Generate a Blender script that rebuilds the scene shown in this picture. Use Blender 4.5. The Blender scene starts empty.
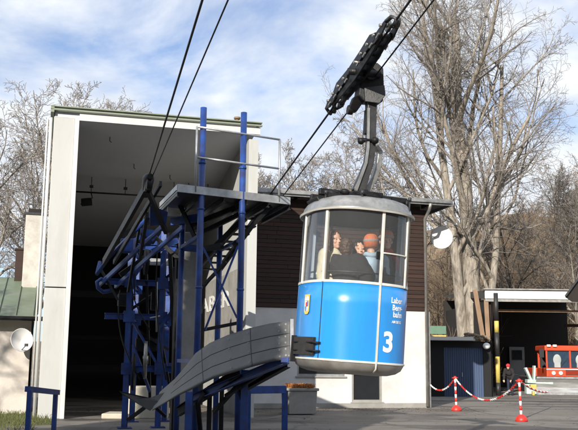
import bpy, bmesh, math, random
import numpy as np
from mathutils import Vector as V3, Matrix, Euler
random.seed(7)
S = bpy.context.scene
C = S.collection
PI = math.pi
rad = math.radians
# ------------------------------------------------------------------ camera
PITCH, ROLL, FPX = rad(9.4), rad(0.65), 873.0
CAMP = V3((0, 0, 1.6))
CR = Matrix.Rotation(PI/2+PITCH, 3, 'X') @ Matrix.Rotation(ROLL, 3, 'Z')
cam = bpy.data.objects.new('camera', bpy.data.cameras.new('camera'))
C.objects.link(cam); S.camera = cam
cam.location = CAMP; cam.rotation_euler = CR.to_euler()
cam.data.sensor_width = 36; cam.data.lens = 36*FPX/578
cam.data.clip_start = .1; cam.data.clip_end = 6000

def ray(x, y): return CR @ V3((x-289, 215-y, -FPX))
def P(x, y, D):                       # the point seen there at forward distance D
    d = ray(x, y); return CAMP + d*(D/d.y)
def Z(x, y, z=0):                     # the point seen there at height z
    d = ray(x, y); return CAMP + d*((z-1.6)/d.z)

# hall frame: U runs along the front of the buildings, W into them
A15 = rad(15)
O = Z(37, 419, 0); O.z = 0
U = V3((math.cos(A15), math.sin(A15), 0)); W = V3((-U.y, U.x, 0)); K = V3((0, 0, 1))
def L(u, v, z): return O + U*u + W*v + K*z
def LV(x, y, v):                      # (u, z) on the plane at depth v
    d = ray(x, y); n = W
    t = ((O + W*v - CAMP).dot(n))/d.dot(n); p = CAMP + d*t
    return (p-O).dot(U), p.z
ROPE = ray(51, 498).normalized()      # direction of the ropes, down into the station

# ------------------------------------------------------------------ materials
def mat(name, col, rough=.6, metal=0, var=.15, scale=3., bump=.0, bscale=None, dirt=None, dirt_amt=0., dscale=.8, coords='Object', stretch=(1,1,1), spec=.5, coat=0):
    m = bpy.data.materials.new(name); m.use_nodes = True
    nt = m.node_tree; N = nt.nodes; Lk = nt.links
    b = N['Principled BSDF']
    b.inputs['Roughness'].default_value = rough; b.inputs['Metallic'].default_value = metal
    b.inputs['Specular IOR Level'].default_value = spec
    if coat: b.inputs['Coat Weight'].default_value = coat; b.inputs['Coat Roughness'].default_value = .08
    tc = N.new('ShaderNodeTexCoord'); mp = N.new('ShaderNodeMapping'); mp.inputs['Scale'].default_value = stretch
    Lk.new(tc.outputs[coords], mp.inputs[0])
    def noise(s, det=6, r=.6):
        n = N.new('ShaderNodeTexNoise'); n.inputs['Scale'].default_value = s; n.inputs['Detail'].default_value = det
        n.inputs['Roughness'].default_value = r; Lk.new(mp.outputs[0], n.inputs['Vector']); return n
    n1 = noise(scale)
    cr = N.new('ShaderNodeValToRGB')
    cr.color_ramp.elements[0].position = .3; cr.color_ramp.elements[1].position = .7
    cr.color_ramp.elements[0].color = [c*(1-var) for c in col]+[1]
    cr.color_ramp.elements[1].color = [min(1, c*(1+var)) for c in col]+[1]
    Lk.new(n1.outputs['Fac'], cr.inputs[0]); out = cr.outputs[0]
    if dirt:
        n2 = noise(dscale, 8, .7); r2 = N.new('ShaderNodeValToRGB')
        r2.color_ramp.elements[0].position = .45; r2.color_ramp.elements[1].position = .7
        r2.color_ramp.elements[1].color = (dirt_amt,)*3+(1,); r2.color_ramp.elements[0].color = (0, 0, 0, 1)
        Lk.new(n2.outputs['Fac'], r2.inputs[0])
        mx = N.new('ShaderNodeMixRGB'); Lk.new(r2.outputs[0], mx.inputs[0]); Lk.new(out, mx.inputs[1])
        mx.inputs[2].default_value = tuple(dirt)+(1,); out = mx.outputs[0]
    Lk.new(out, b.inputs['Base Color'])
    rr = N.new('ShaderNodeMapRange'); rr.inputs['To Min'].default_value = max(.02, rough-.1); rr.inputs['To Max'].default_value = min(1, rough+.1)
    Lk.new(n1.outputs['Fac'], rr.inputs[0]); Lk.new(rr.outputs[0], b.inputs['Roughness'])
    if bump:
        n3 = noise(bscale or scale*6); bp = N.new('ShaderNodeBump'); bp.inputs['Strength'].default_value = bump; bp.inputs['Distance'].default_value = .02
        Lk.new(n3.outputs['Fac'], bp.inputs['Height']); Lk.new(bp.outputs[0], b.inputs['Normal'])
    return m

def glass_mat(name, tint, refl=1.0, op=0.0, opcol=(.3, .3, .3)):
    m = bpy.data.materials.new(name); m.use_nodes = True; nt = m.node_tree; N = nt.nodes; Lk = nt.links
    N.clear(); o = N.new('ShaderNodeOutputMaterial'); t = N.new('ShaderNodeBsdfTransparent'); g = N.new('ShaderNodeBsdfGlossy')
    t.inputs[0].default_value = tuple(tint)+(1,); g.inputs['Roughness'].default_value = .06
    f = N.new('ShaderNodeFresnel'); f.inputs[0].default_value = 1.5
    mu = N.new('ShaderNodeMath'); mu.operation = 'MULTIPLY'; mu.inputs[1].default_value = refl
    Lk.new(f.outputs[0], mu.inputs[0]); mx = N.new('ShaderNodeMixShader'); Lk.new(mu.outputs[0], mx.inputs[0])
    Lk.new(t.outputs[0], mx.inputs[1]); Lk.new(g.outputs[0], mx.inputs[2]); last = mx
    if op:
        d = N.new('ShaderNodeBsdfDiffuse'); d.inputs[0].default_value = tuple(opcol)+(1,)
        m2 = N.new('ShaderNodeMixShader'); m2.inputs[0].default_value = op
        Lk.new(mx.outputs[0], m2.inputs[1]); Lk.new(d.outputs[0], m2.inputs[2]); last = m2
    Lk.new(last.outputs[0], o.inputs[0]); return m

M = {}
M['blue_paint'] = mat('cabin_blue_paint', (.022, .255, .70), .30, dirt=(.035, .19, .42), dirt_amt=.6, dscale=1.6, var=.06, scale=1.5, coat=.35, bump=.05, bscale=3, stretch=(2.2, 2.2, .5))
M['silver'] = mat('weathered_aluminium', (.42, .40, .37), .42, .55, var=.2, scale=4, dirt=(.22, .18, .13), dirt_amt=.6, dscale=2.5)
M['dull_silver'] = mat('dull_roof_metal', (.42, .42, .41), .4, .7, var=.2, scale=5, dirt=(.12, .11, .1), dirt_amt=.7, dscale=3)
M['cream_metal'] = mat('cream_window_metal', (.62, .60, .54), .4, .2, var=.1, scale=6)
M['black_steel'] = mat('greasy_black_steel', (.008, .008, .009), .5, .0, spec=.3, var=.4, scale=9, bump=.3, bscale=30)
M['dark_grey_steel'] = mat('dark_grey_steel', (.05, .05, .052), .45, .4, var=.3, scale=6, bump=.2)
M['wheel_grey'] = mat('worn_roller_metal', (.30, .29, .26), .35, .8, var=.3, scale=12)
M['tower_blue'] = mat('blue_tower_paint', (.013, .052, .23), .42, var=.3, scale=5, dirt=(.035, .02, .02), dirt_amt=.75, dscale=4, bump=.1)
M['galv'] = mat('galvanised_steel', (.42, .43, .44), .45, .6, var=.25, scale=5, dirt=(.2, .19, .18), dirt_amt=.5)
M['plaster_white'] = mat('white_plaster', (.62, .615, .61), .85, var=.07, scale=1.5, bump=.25, bscale=25, dirt=(.42, .39, .35), dirt_amt=.6, dscale=.6, coords='Object')
M['panel_white'] = mat('pale_facade_panel', (.47, .475, .46), .6, var=.06, scale=.8, dirt=(.33, .32, .29), dirt_amt=.6, dscale=.9, stretch=(1, 1, .25))
M['trim_white'] = mat('white_trim_paint', (.58, .58, .57), .5, var=.04, scale=3)
M['soffit'] = mat('grey_concrete_ceiling', (.56, .58, .61), .9, var=.06, scale=.7, dirt=(.42, .43, .45), dirt_amt=.5, dscale=.35)
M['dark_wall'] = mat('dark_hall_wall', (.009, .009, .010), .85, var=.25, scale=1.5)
M['roof_metal_green'] = mat('green_roof_sheet', (.15, .19, .13), .5, .1, var=.18, scale=1.5, dirt=(.24, .26, .22), dirt_amt=.7, dscale=1.2)
M['roof_edge_green'] = mat('greenish_roof_edge', (.22, .25, .19), .6, .1, var=.15, scale=2)
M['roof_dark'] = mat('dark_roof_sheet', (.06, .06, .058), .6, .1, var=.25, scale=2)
M['wood_clad'] = mat('brown_weatherboard', (.030, .014, .010), .75, var=.35, scale=3, stretch=(.25, .25, 6), bump=.3, bscale=12)
M['wood_light'] = mat('bare_orange_wood', (.22, .14, .085), .8, var=.25, scale=3, stretch=(1, 1, .3))
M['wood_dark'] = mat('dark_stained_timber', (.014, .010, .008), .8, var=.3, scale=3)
M['zinc'] = mat('zinc_downpipe', (.36, .35, .33), .45, .6, var=.2, scale=5)
M['concrete'] = mat('grey_concrete', (.30, .29, .27), .9, var=.15, scale=2, bump=.4, bscale=14, dirt=(.16, .155, .15), dirt_amt=.6, dscale=1.2)
M['concrete_light'] = mat('pale_concrete_block', (.46, .42, .34), .9, var=.12, scale=2, bump=.4, bscale=14)
M['hut_plaster'] = mat('rosy_beige_plaster', (.60, .55, .50), .9, var=.08, scale=1.2, bump=.3, bscale=18, dirt=(.46, .41, .36), dirt_amt=.5, dscale=.9)
M['chute'] = mat('worn_guide_sheet', (.125, .125, .12), .5, .35, var=.2, scale=2.5, dirt=(.075, .072, .07), dirt_amt=.7, dscale=1.6, bump=.15, bscale=9)
M['rope'] = mat('steel_rope', (.03, .03, .032), .5, .6, var=.3, scale=60)
M['red'] = mat('red_plastic', (.62, .03, .02), .45, var=.1, scale=6)
M['white_plastic'] = mat('white_plastic', (.78, .78, .76), .45, var=.05, scale=6)
M['yellow'] = mat('yellow_paint', (.55, .42, .10), .5, var=.15, scale=6, dirt=(.2, .16, .05), dirt_amt=.4)
M['black_paint'] = mat('black_paint', (.02, .02, .02), .5, var=.2, scale=6)
M['door_blue'] = mat('dark_blue_boards', (.045, .075, .15), .6, var=.15, scale=2, stretch=(4, 4, .4))
M['door_grey'] = mat('grey_door_paint', (.30, .31, .31), .6, var=.1)
M['green_sign'] = mat('green_board_paint', (.10, .19, .13), .6, var=.1)
M['stone_wall'] = mat('brown_rubble_stone', (.22, .17, .12), .95, var=.4, scale=4, bump=1, bscale=7)
M['orange_red'] = mat('orange_red_vehicle_paint', (.58, .075, .03), .35, var=.05, coat=.4)
M['vehicle_dark'] = mat('dark_rubber', (.02, .02, .022), .7, var=.2)
M['lamp_lens'] = mat('clear_lamp_lens', (.85, .84, .78), .15, .1, var=.03)
M['blade'] = mat('scraped_blade_metal', (.5, .5, .49), .35, .6, var=.25, scale=3, dirt=(.25, .22, .2), dirt_amt=.6, dscale=2, stretch=(.4, .4, 3))
M['grass'] = mat('winter_grass', (.085, .095, .03), .95, var=.5, scale=4)
M['skin'] = mat('skin', (.62, .36, .26), .55, var=.05, scale=10)
M['lip'] = mat('lip_skin', (.48, .20, .16), .5, var=.05)
M['eye'] = mat('dark_eye', (.03, .02, .015), .2, var=.05)
M['hair_brown'] = mat('brown_hair', (.06, .028, .014), .6, var=.35, scale=25, stretch=(3, 3, .6))
M['hair_dark'] = mat('dark_hair', (.018, .012, .01), .55, var=.35, scale=25, stretch=(3, 3, .6))
M['cloth_black'] = mat('black_coat_cloth', (.018, .017, .018), .9, var=.3, scale=8, bump=.12, bscale=5)
M['cloth_cream'] = mat('cream_coat_cloth', (.58, .54, .40), .9, var=.1, scale=8, bump=.12, bscale=5)
M['cloth_grey'] = mat('dark_grey_jacket_cloth', (.07, .07, .065), .85, var=.35, scale=7, bump=.12, bscale=5)
M['cloth_lightblue'] = mat('pale_blue_jacket_cloth', (.38, .50, .62), .85, var=.12, scale=7, bump=.12, bscale=5)
M['cloth_orange'] = mat('orange_knit', (.60, .17, .07), .95, var=.12, scale=20, bump=.6, bscale=60)
M['cloth_red'] = mat('red_knit', (.55, .03, .04), .95, var=.15, scale=20, bump=.6, bscale=60)
M['cloth_navy'] = mat('navy_trousers', (.02, .025, .05), .9, var=.2)
M['band_grey'] = mat('grey_knit_band', (.33, .26, .24), .95, var=.15, scale=30)
M['gold'] = mat('crest_gold', (.72, .50, .10), .5, var=.1, scale=30)
M['crest_white'] = mat('crest_white', (.8, .8, .78), .5, var=.03)
M['crest_blue'] = mat('crest_blue', (.05, .22, .6), .5, var=.05)
M['soil'] = mat('orange_dry_heather', (.34, .13, .04), .95, var=.4, scale=12, bump=1, bscale=30)
M['pale_metal'] = mat('pale_roof_edge_metal', (.72, .71, .69), .5, .1, var=.12, scale=1.5, dirt=(.4, .38, .35), dirt_amt=.5, dscale=1, stretch=(1, 1, 4))
M['chimney_plaster'] = mat('cream_chimney_plaster', (.60, .58, .53), .9, var=.1, scale=2, dirt=(.3, .27, .23), dirt_amt=.6, dscale=1.5, bump=.3)
M['rack_paint'] = mat('pale_green_rack_paint', (.42, .52, .47), .6, var=.15)
M['seat_cloth'] = mat('pale_seat_cover', (.36, .38, .38), .9, var=.1)
M['wood_clad2'] = mat('faded_weatherboard', (.040, .019, .013), .8, var=.3, scale=3, stretch=(.25, .25, 6), bump=.3, bscale=12)
M['wood_clad3'] = mat('dark_weatherboard', (.024, .011, .008), .75, var=.3, scale=3, stretch=(.25, .25, 6), bump=.3, bscale=12)
M['leaf_brown'] = mat('dry_leaf', (.16, .09, .045), .9, var=.4, scale=4)
M['added_forest_slope'] = mat('added_dark_forest_slope', (.03, .04, .022), .98, var=.5, scale=.1)
M['poster'] = mat('dull_notice_board', (.16, .22, .20), .6, var=.15)
M['bark'] = mat('pale_flaking_bark', (.30, .265, .22), .9, var=.4, scale=4, stretch=(2, 2, .5), bump=1, bscale=9, dirt=(.07, .052, .036), dirt_amt=1, dscale=1.9)
M['twig'] = mat('pale_twig_bark', (.25, .225, .20), .9, var=.25, scale=1.5, dirt=(.13, .10, .08), dirt_amt=.6, dscale=.5)
M['brush'] = mat('brown_brushwood', (.19, .14, .095), .95, var=.4, scale=.35, dirt=(.062, .045, .03), dirt_amt=.75, dscale=.2)
M['bark_dark'] = mat('dark_mossy_bark', (.075, .058, .042), .95, var=.35, scale=2, stretch=(2, 2, .4), bump=.6)
M['needle'] = mat('dark_conifer_needles', (.025, .045, .02), .9, var=.4, scale=2)
M['hillside'] = mat('leaf_litter_slope', (.19, .14, .09), .98, var=.45, scale=.25, bump=1, bscale=1.2, dirt=(.06, .05, .025), dirt_amt=.7, dscale=.08)
M['pane'] = glass_mat('cabin_pane', (.96, .97, .97), 1.5, .07, (.5, .53, .56))
M['dark_pane'] = mat('dark_window_glass', (.015, .017, .02), .06, var=.1)
M['windscreen'] = mat('tinted_windscreen', (.03, .05, .08), .08, var=.2)
M['cabin_inside'] = mat('dark_cabin_lining', (.05, .05, .055), .7, var=.1)
M['dish'] = mat('white_dish_enamel', (.80, .80, .80), .35, var=.03)
M['grey_rubber'] = mat('black_bumper_rubber', (.02, .018, .016), .75, var=.4, scale=14, bump=.4)

# asphalt: worn, with seams and dark noise patches, part damp, part painted foreground shade
def asphalt():
    m = bpy.data.materials.new('worn_asphalt'); m.use_nodes = True; nt = m.node_tree; N = nt.nodes; Lk = nt.links; b = N['Principled BSDF']
    tc = N.new('ShaderNodeTexCoord')
    def noise(s, d=6, r=.6, st=None):
        n = N.new('ShaderNodeTexNoise'); n.inputs['Scale'].default_value = s; n.inputs['Detail'].default_value = d; n.inputs['Roughness'].default_value = r
        if st:
            mp = N.new('ShaderNodeMapping'); mp.inputs['Scale'].default_value = st; Lk.new(tc.outputs['Object'], mp.inputs[0]); Lk.new(mp.outputs[0], n.inputs['Vector'])
        else: Lk.new(tc.outputs['Object'], n.inputs['Vector'])
        return n
    def ramp(n, a, b_, ca, cb):
        r = N.new('ShaderNodeValToRGB'); r.color_ramp.elements[0].position = a; r.color_ramp.elements[1].position = b_
        r.color_ramp.elements[0].color = tuple(ca)+(1,); r.color_ramp.elements[1].color = tuple(cb)+(1,); Lk.new(n.outputs['Fac'], r.inputs[0]); return r
    base = ramp(noise(.35, 8, .65), .3, .7, (.155, .14, .125), (.23, .21, .185))
    grit = ramp(noise(45, 3, .7), .35, .7, (.7, .7, .7), (1.25, 1.25, 1.25))
    damp_shade = ramp(noise(.33, 7, .62, (.6, 1.6, 1)), .47, .56, (1, 1, 1), (.45, .45, .46))
    m1 = N.new('ShaderNodeMixRGB'); m1.blend_type = 'MULTIPLY'; m1.inputs[0].default_value = 1
    Lk.new(base.outputs[0], m1.inputs[1]); Lk.new(grit.outputs[0], m1.inputs[2])
    m2 = N.new('ShaderNodeMixRGB'); m2.blend_type = 'MULTIPLY'; m2.inputs[0].default_value = 1
    Lk.new(m1.outputs[0], m2.inputs[1]); Lk.new(damp_shade.outputs[0], m2.inputs[2])
    # cracks
    vo = N.new('ShaderNodeTexVoronoi'); vo.feature = 'DISTANCE_TO_EDGE'; vo.inputs['Scale'].default_value = .28
    dn = noise(1.2, 5); ad = N.new('ShaderNodeVectorMath'); ad.operation = 'ADD'; Lk.new(tc.outputs['Object'], ad.inputs[0]); Lk.new(dn.outputs['Color'], ad.inputs[1]); Lk.new(ad.outputs[0], vo.inputs['Vector'])
    cr = N.new('ShaderNodeValToRGB'); cr.color_ramp.elements[0].position = .004; cr.color_ramp.elements[1].position = .02
    cr.color_ramp.elements[0].color = (.68, .68, .68, 1); Lk.new(vo.outputs['Distance'], cr.inputs[0])
    m3 = N.new('ShaderNodeMixRGB'); m3.blend_type = 'MULTIPLY'; m3.inputs[0].default_value = 1
    Lk.new(m2.outputs[0], m3.inputs[1]); Lk.new(cr.outputs[0], m3.inputs[2]); Lk.new(m3.outputs[0], b.inputs['Base Color'])
    rg = N.new('ShaderNodeMapRange'); rg.inputs['From Min'].default_value = .42; rg.inputs['To Min'].default_value = .55; rg.inputs['To Max'].default_value = .92
    Lk.new(damp_shade.outputs[0], rg.inputs[0]); Lk.new(rg.outputs[0], b.inputs['Roughness'])
    bp = N.new('ShaderNodeBump'); bp.inputs['Strength'].default_value = .35; bp.inputs['Distance'].default_value = .01
    Lk.new(noise(60, 3).outputs['Fac'], bp.inputs['Height']); Lk.new(bp.outputs[0], b.inputs['Normal'])
    return m
M['asphalt'] = asphalt()

# ------------------------------------------------------------------ mesh helpers
def box(bm, c, size, R=None, taper=1.):
    c = V3(c); sx, sy, sz = [s/2 for s in size]; vs = []
    for z in (-1, 1):
        for x, y in ((-1, -1), (1, -1), (1, 1), (-1, 1)):
            k = taper if z > 0 else 1
            p = V3((x*sx*k, y*sy*k, z*sz)); p = (R @ p) if R is not None else p
            vs.append(bm.verts.new(c+p))
    for f in ((3, 2, 1, 0), (4, 5, 6, 7), (0, 1, 5, 4), (1, 2, 6, 5), (2, 3, 7, 6), (3, 0, 4, 7)): bm.faces.new([vs[i] for i in f])
def boxl(bm, u0, u1, v0, v1, z0, z1):       # box in the hall frame
    R = Matrix((U, W, K)).transposed()
    box(bm, L((u0+u1)/2, (v0+v1)/2, (z0+z1)/2), (u1-u0, v1-v0, z1-z0), R)
def frame_for(d):
    d = d.normalized(); up = V3((0, 0, 1)) if abs(d.z) < .95 else V3((0, 1, 0))
    a = d.cross(up).normalized(); b = a.cross(d).normalized(); return a, b
def beam(bm, p, q, w, h=None):              # rectangular bar between two points
    p, q = V3(p), V3(q); h = h or w; a, b = frame_for(q-p); vs = []
    for c in (p, q):
        for i, j in ((-1, -1), (1, -1), (1, 1), (-1, 1)): vs.append(bm.verts.new(c+a*(i*w/2)+b*(j*h/2)))
    for f in ((3, 2, 1, 0), (4, 5, 6, 7), (0, 1, 5, 4), (1, 2, 6, 5), (2, 3, 7, 6), (3, 0, 4, 7)): bm.faces.new([vs[i] for i in f])
def ibeam(bm, p, q, w, h, t=.012):
    p, q = V3(p), V3(q); a, b = frame_for(q-p)
    beam(bm, p, q, t, h-2*t)
    for s in (-1, 1): beam(bm, p+b*s*(h/2-t/2), q+b*s*(h/2-t/2), w, t)
def tube(bm, pts, r, n=10, cap=True):
    pts = [V3(p) for p in pts]; rs = r if isinstance(r, (list, tuple)) else [r]*len(pts); rings = []
    a = None
    for i, p in enumerate(pts):
        d = (pts[min(i+1, len(pts)-1)]-pts[max(i-1, 0)]).normalized()
        if a is None: a, _ = frame_for(d)
        a = (a-d*a.dot(d)).normalized(); b = d.cross(a)
        rings.append([bm.verts.new(p+(a*math.cos(2*PI*k/n)+b*math.sin(2*PI*k/n))*rs[i]) for k in range(n)])
    for r0, r1 in zip(rings, rings[1:]):
        for k in range(n):
            f = bm.faces.new((r0[k], r0[(k+1) % n], r1[(k+1) % n], r1[k])); f.smooth = True
    if cap: bm.faces.new(rings[0][::-1]); bm.faces.new(rings[-1])
def lathe(bm, prof, n=32, X=None, cap=True):
    X = X or Matrix.Identity(4); rings = []
    for r, z in prof: rings.append([bm.verts.new(X @ V3((r*math.cos(2*PI*k/n), r*math.sin(2*PI*k/n), z))) for k in range(n)])
    for r0, r1 in zip(rings, rings[1:]):
        for k in range(n):
            f = bm.faces.new((r0[k], r0[(k+1) % n], r1[(k+1) % n], r1[k])); f.smooth = True
    if cap: bm.faces.new(rings[0][::-1]); bm.faces.new(rings[-1])
def prism(bm, poly, ext):                   # closed polygon of 3-D points pushed along ext
    a = [bm.verts.new(V3(p)) for p in poly]; b = [bm.verts.new(V3(p)+ext) for p in poly]; n = len(a)
    bm.faces.new(a); bm.faces.new(b[::-1])
    for i in range(n): bm.faces.new((a[i], b[i], b[(i+1) % n], a[(i+1) % n]))
def disc(bm, c, axis, r, t, n=24):
    axis = V3(axis).normalized(); c = V3(c); tube(bm, [c-axis*t/2, c+axis*t/2], r, n)
def ellipsoid(bm, c, r, R=None, seg=16, rings=10):
    Mx = Matrix.Translation(V3(c)) @ (R.to_4x4() if R is not None else Matrix.Identity(4)) @ Matrix.Diagonal(V3((r[0], r[1], r[2], 1)))
    g = bmesh.ops.create_uvsphere(bm, u_segments=seg, v_segments=rings, radius=1, matrix=Mx)
    for v in g['verts']:
        for f in v.link_faces: f.smooth = True
def tag(o, label=None, cat=None, group=None, kind=None):
    if label: o['label'] = label
    if cat: o['category'] = cat
    if group: o['group'] = group
    if kind: o['kind'] = kind
    return o
def obj(name, bm, m, parent=None, bevel=0, keepn=False):
    if not keepn: bmesh.ops.recalc_face_normals(bm, faces=bm.faces)
    me = bpy.data.meshes.new(name); bm.to_mesh(me); bm.free()
    for x in (m if isinstance(m, list) else [m]): me.materials.append(M[x] if isinstance(x, str) else x)
    o = bpy.data.objects.new(name, me); C.objects.link(o)
    if parent: o.parent = parent
    if bevel:
        b = o.modifiers.new('bevel', 'BEVEL'); b.width = bevel; b.segments = 2; b.limit_method = 'ANGLE'
    return o
PM = {}
def thing(name, label, cat, loc=(0, 0, 0), R=None, group=None):
    o = bpy.data.objects.new(name, None); C.objects.link(o); o.empty_display_size = .2
    Mx = Matrix.Translation(V3(loc)) @ (R.to_4x4() if R is not None else Matrix.Identity(4)); o.matrix_world = Mx
    PM[o.name] = Mx
    return tag(o, label, cat, group)
def wobj(name, bm, m, root, **k):           # mesh given in world coordinates, parented to a thing
    bm.transform(PM[root.name].inverted()); return obj(name, bm, m, root, **k)
def sub(name, bm, m, root, part, **k):      # world coordinates, sub-part of a part of root (parts have identity transforms)
    bm.transform(PM[root.name].inverted()); return obj(name, bm, m, part, **k)
def NB(): return bmesh.new()
def copy_tree(o, parent=None):
    c = o.copy(); C.objects.link(c)
    if parent: c.parent = parent
    for ch in [x for x in bpy.data.objects if x.parent == o and x != c]: copy_tree(ch, c)
    return c
def text_mesh(s, size, font_scale_x=1., depth=0.0, spacing=1., bold=0.0, align='LEFT'):
    cu = bpy.data.curves.new('t', 'FONT'); cu.body = s; cu.size = size; cu.extrude = depth; cu.space_character = spacing; cu.offset = bold; cu.align_x = align
    cu.resolution_u = 6
    t = bpy.data.objects.new('t', cu); C.objects.link(t); bpy.context.view_layer.update()
    me = bpy.data.meshes.new_from_object(t.evaluated_get(bpy.context.evaluated_depsgraph_get()))
    bm = bmesh.new(); bm.from_mesh(me); bpy.data.objects.remove(t); bpy.data.curves.remove(cu)
    for v in bm.verts: v.co.x *= font_scale_x
    return bm

# ------------------------------------------------------------------ ground
bm = NB(); gs = [bm.verts.new((x, y, 0)) for x, y in ((-1500, -1500), (1500, -1500), (1500, 1500), (-1500, 1500))]; bm.faces.new(gs)
tag(obj('asphalt_yard', bm, 'asphalt'), kind='structure')
# hill behind, rising to the right
hx = np.linspace(-60, 190, 72); hy = np.linspace(62, 260, 60)
def hill_h(x, y):
    prof = 1/(1+math.exp(-(x-18)/9.))            # low on the left, high on the right
    rise = max(0, (y-66))
    h = (rise*.36)*(0.10+.90*prof)
    h = h if h < 25 else 25+(h-25)*.35
    h += 1.0*math.sin(x*.13+y*.07)*min(1, rise/15)*prof + .6*math.sin(x*.31-y*.2)*min(1, rise/15)*prof
    return h-.05
bm = NB(); grid = [[bm.verts.new((x, y, hill_h(x, y))) for x in hx] for y in hy]
for j in range(len(hy)-1):
    for i in range(len(hx)-1):
        f = bm.faces.new((grid[j][i], grid[j][i+1], grid[j+1][i+1], grid[j+1][i])); f.smooth = True
tag(obj('hillside', bm, 'hillside'), kind='structure')

# unseen slope behind the viewer, where the ropes climb, added to block sky light
bm = NB(); rows = []
for i in range(25):
    a = rad(95+i*170/24); r = []
    for d_, h_ in ((120, -.2), (150, 12), (185, 34), (230, 66)): k = d_*(1+.05*math.sin(i*1.7)); r.append(bm.verts.new((k*math.sin(a), k*math.cos(a), h_*(1+.10*math.sin(i*1.1)) if h_ > 0 else h_)))
    rows.append(r)
for a, b in zip(rows, rows[1:]):
    for j in range(3): bm.faces.new((a[j], a[j+1], b[j+1], b[j]))
tag(obj('sky_blocker_slope', bm, 'added_forest_slope'), kind='structure')
# ------------------------------------------------------------------ trees
class TB:
    def __init__(s): s.q = {}; s.v = []; s.f = []
    def tube(s, pts, rs, n): s.q.setdefault((len(pts), n), []).append((pts, rs))
    def build(s, name, m, parent=None, smooth=True):
        vs = []; fs = []; base = 0
        for (m_, n), lst in s.q.items():
            A = np.array([a for a, _ in lst], dtype=float); R = np.array([r for _, r in lst], dtype=float); B = len(lst)
            D = np.empty_like(A); D[:, 1:-1] = A[:, 2:]-A[:, :-2]; D[:, 0] = A[:, 1]-A[:, 0]; D[:, -1] = A[:, -1]-A[:, -2]
            D /= np.linalg.norm(D, axis=2, keepdims=True)+1e-9
            up = np.where(np.abs(D[:, 0, 2:3]) < .9, np.array([[0, 0, 1.]]), np.array([[1., 0, 0]]))
            a = np.cross(D[:, 0], up); V = np.empty((B, m_, n, 3)); t = np.arange(n)*2*PI/n
            for i in range(m_):
                d = D[:, i]; a = a-d*(a*d).sum(1, keepdims=True); a /= np.linalg.norm(a, axis=1, keepdims=True)+1e-9; b = np.cross(d, a)
                V[:, i] = A[:, i][:, None]+(a[:, None]*np.cos(t)[None, :, None]+b[:, None]*np.sin(t)[None, :, None])*R[:, i][:, None, None]
            k = np.arange(n); r = np.arange(m_-1)[:, None]*n
            q = np.stack([r+k, r+(k+1) % n, r+n+(k+1) % n, r+n+k], -1).reshape(-1, 4)
            F = (np.arange(B)*m_*n)[:, None, None]+q[None]; vs.append(V.reshape(-1, 3)); fs.append(F.reshape(-1, 4)+base); base += B*m_*n
        V = np.concatenate(vs) if vs else np.zeros((0, 3)); F = np.concatenate(fs) if fs else np.zeros((0, 4), int)
        tri = []
        me = bpy.data.meshes.new(name)
        nx = len(s.v); nv = len(V)+nx; nf = len(F); nt_ = len(s.f)
        co = np.concatenate([V, np.array(s.v).reshape(-1, 3)]) if nx else V
        loops = np.concatenate([F.reshape(-1), (np.array(s.f, int).reshape(-1)+len(V))]) if nt_ else F.reshape(-1)
        me.vertices.add(nv); me.vertices.foreach_set('co', co.astype(np.float32).reshape(-1))
        me.loops.add(len(loops)); me.loops.foreach_set('vertex_index', loops.astype(np.int32))
        me.polygons.add(nf+nt_); st_ = np.concatenate([np.arange(nf)*4, nf*4+np.arange(nt_)*3]).astype(np.int32)
        me.polygons.foreach_set('loop_start', st_)
        me.polygons.foreach_set('use_smooth', [smooth]*(nf+nt_)); me.update(calc_edges=True); me.validate()
        me.materials.append(M[m])
        o = bpy.data.objects.new(name, me); C.objects.link(o)
        if parent: o.parent = parent
        return o
rng = random.Random(11)
def rvec(r): return np.array([r.gauss(0, 1), r.gauss(0, 1), r.gauss(0, 1)])
def grow(T, Cw, p, d, length, r0, lvl, maxl, cfg, rg):
    nseg = max(2, int(cfg['seg'][min(lvl, len(cfg['seg'])-1)]))
    pts = [p.copy()]; dirs = [d.copy()]; step = length/nseg
    for i in range(nseg):
        d = d + rvec(rg)*cfg['wob'][min(lvl, len(cfg['wob'])-1)] + np.array([0, 0, cfg['up'][min(lvl, len(cfg['up'])-1)]])
        d /= np.linalg.norm(d); p = p+d*step; pts.append(p.copy()); dirs.append(d.copy())
    endr = r0*(.35 if lvl < maxl else .5)
    rs = [max(cfg['minr'], r0+(endr-r0)*(i/nseg)**.8) for i in range(nseg+1)]
    if lvl == 0: rs[0] *= 1.35
    n = 10 if lvl == 0 else (7 if lvl == 1 else (4 if lvl == 2 else 3))
    (T if lvl <= cfg.get('tl', 1) else Cw).tube(pts, rs, n)
    if lvl >= maxl: return
    nc = cfg['n'][lvl]
    for k in range(nc):
        t = cfg['t0'][lvl]+(1-cfg['t0'][lvl])*(k+rg.random())/nc; t = min(.99, t)
        fi = t*nseg; i = int(fi); q = pts[i]+(pts[i+1]-pts[i])*(fi-i)
        dd = dirs[i+1]; side = rvec(rg); side -= dd*side.dot(dd); side /= np.linalg.norm(side)
        ang = rad(cfg['ang'][lvl])*(.7+.6*rg.random())
        nd = dd*math.cos(ang)+side*math.sin(ang)
        rr = (rs[i]+(rs[i+1]-rs[i])*(fi-i))
        grow(T, Cw, q, nd, length*cfg['len'][lvl]*(1.15-.55*t)*(.75+.5*rg.random()), max(cfg['minr'], rr*cfg['rr']), lvl+1, maxl, cfg, rg)
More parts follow.
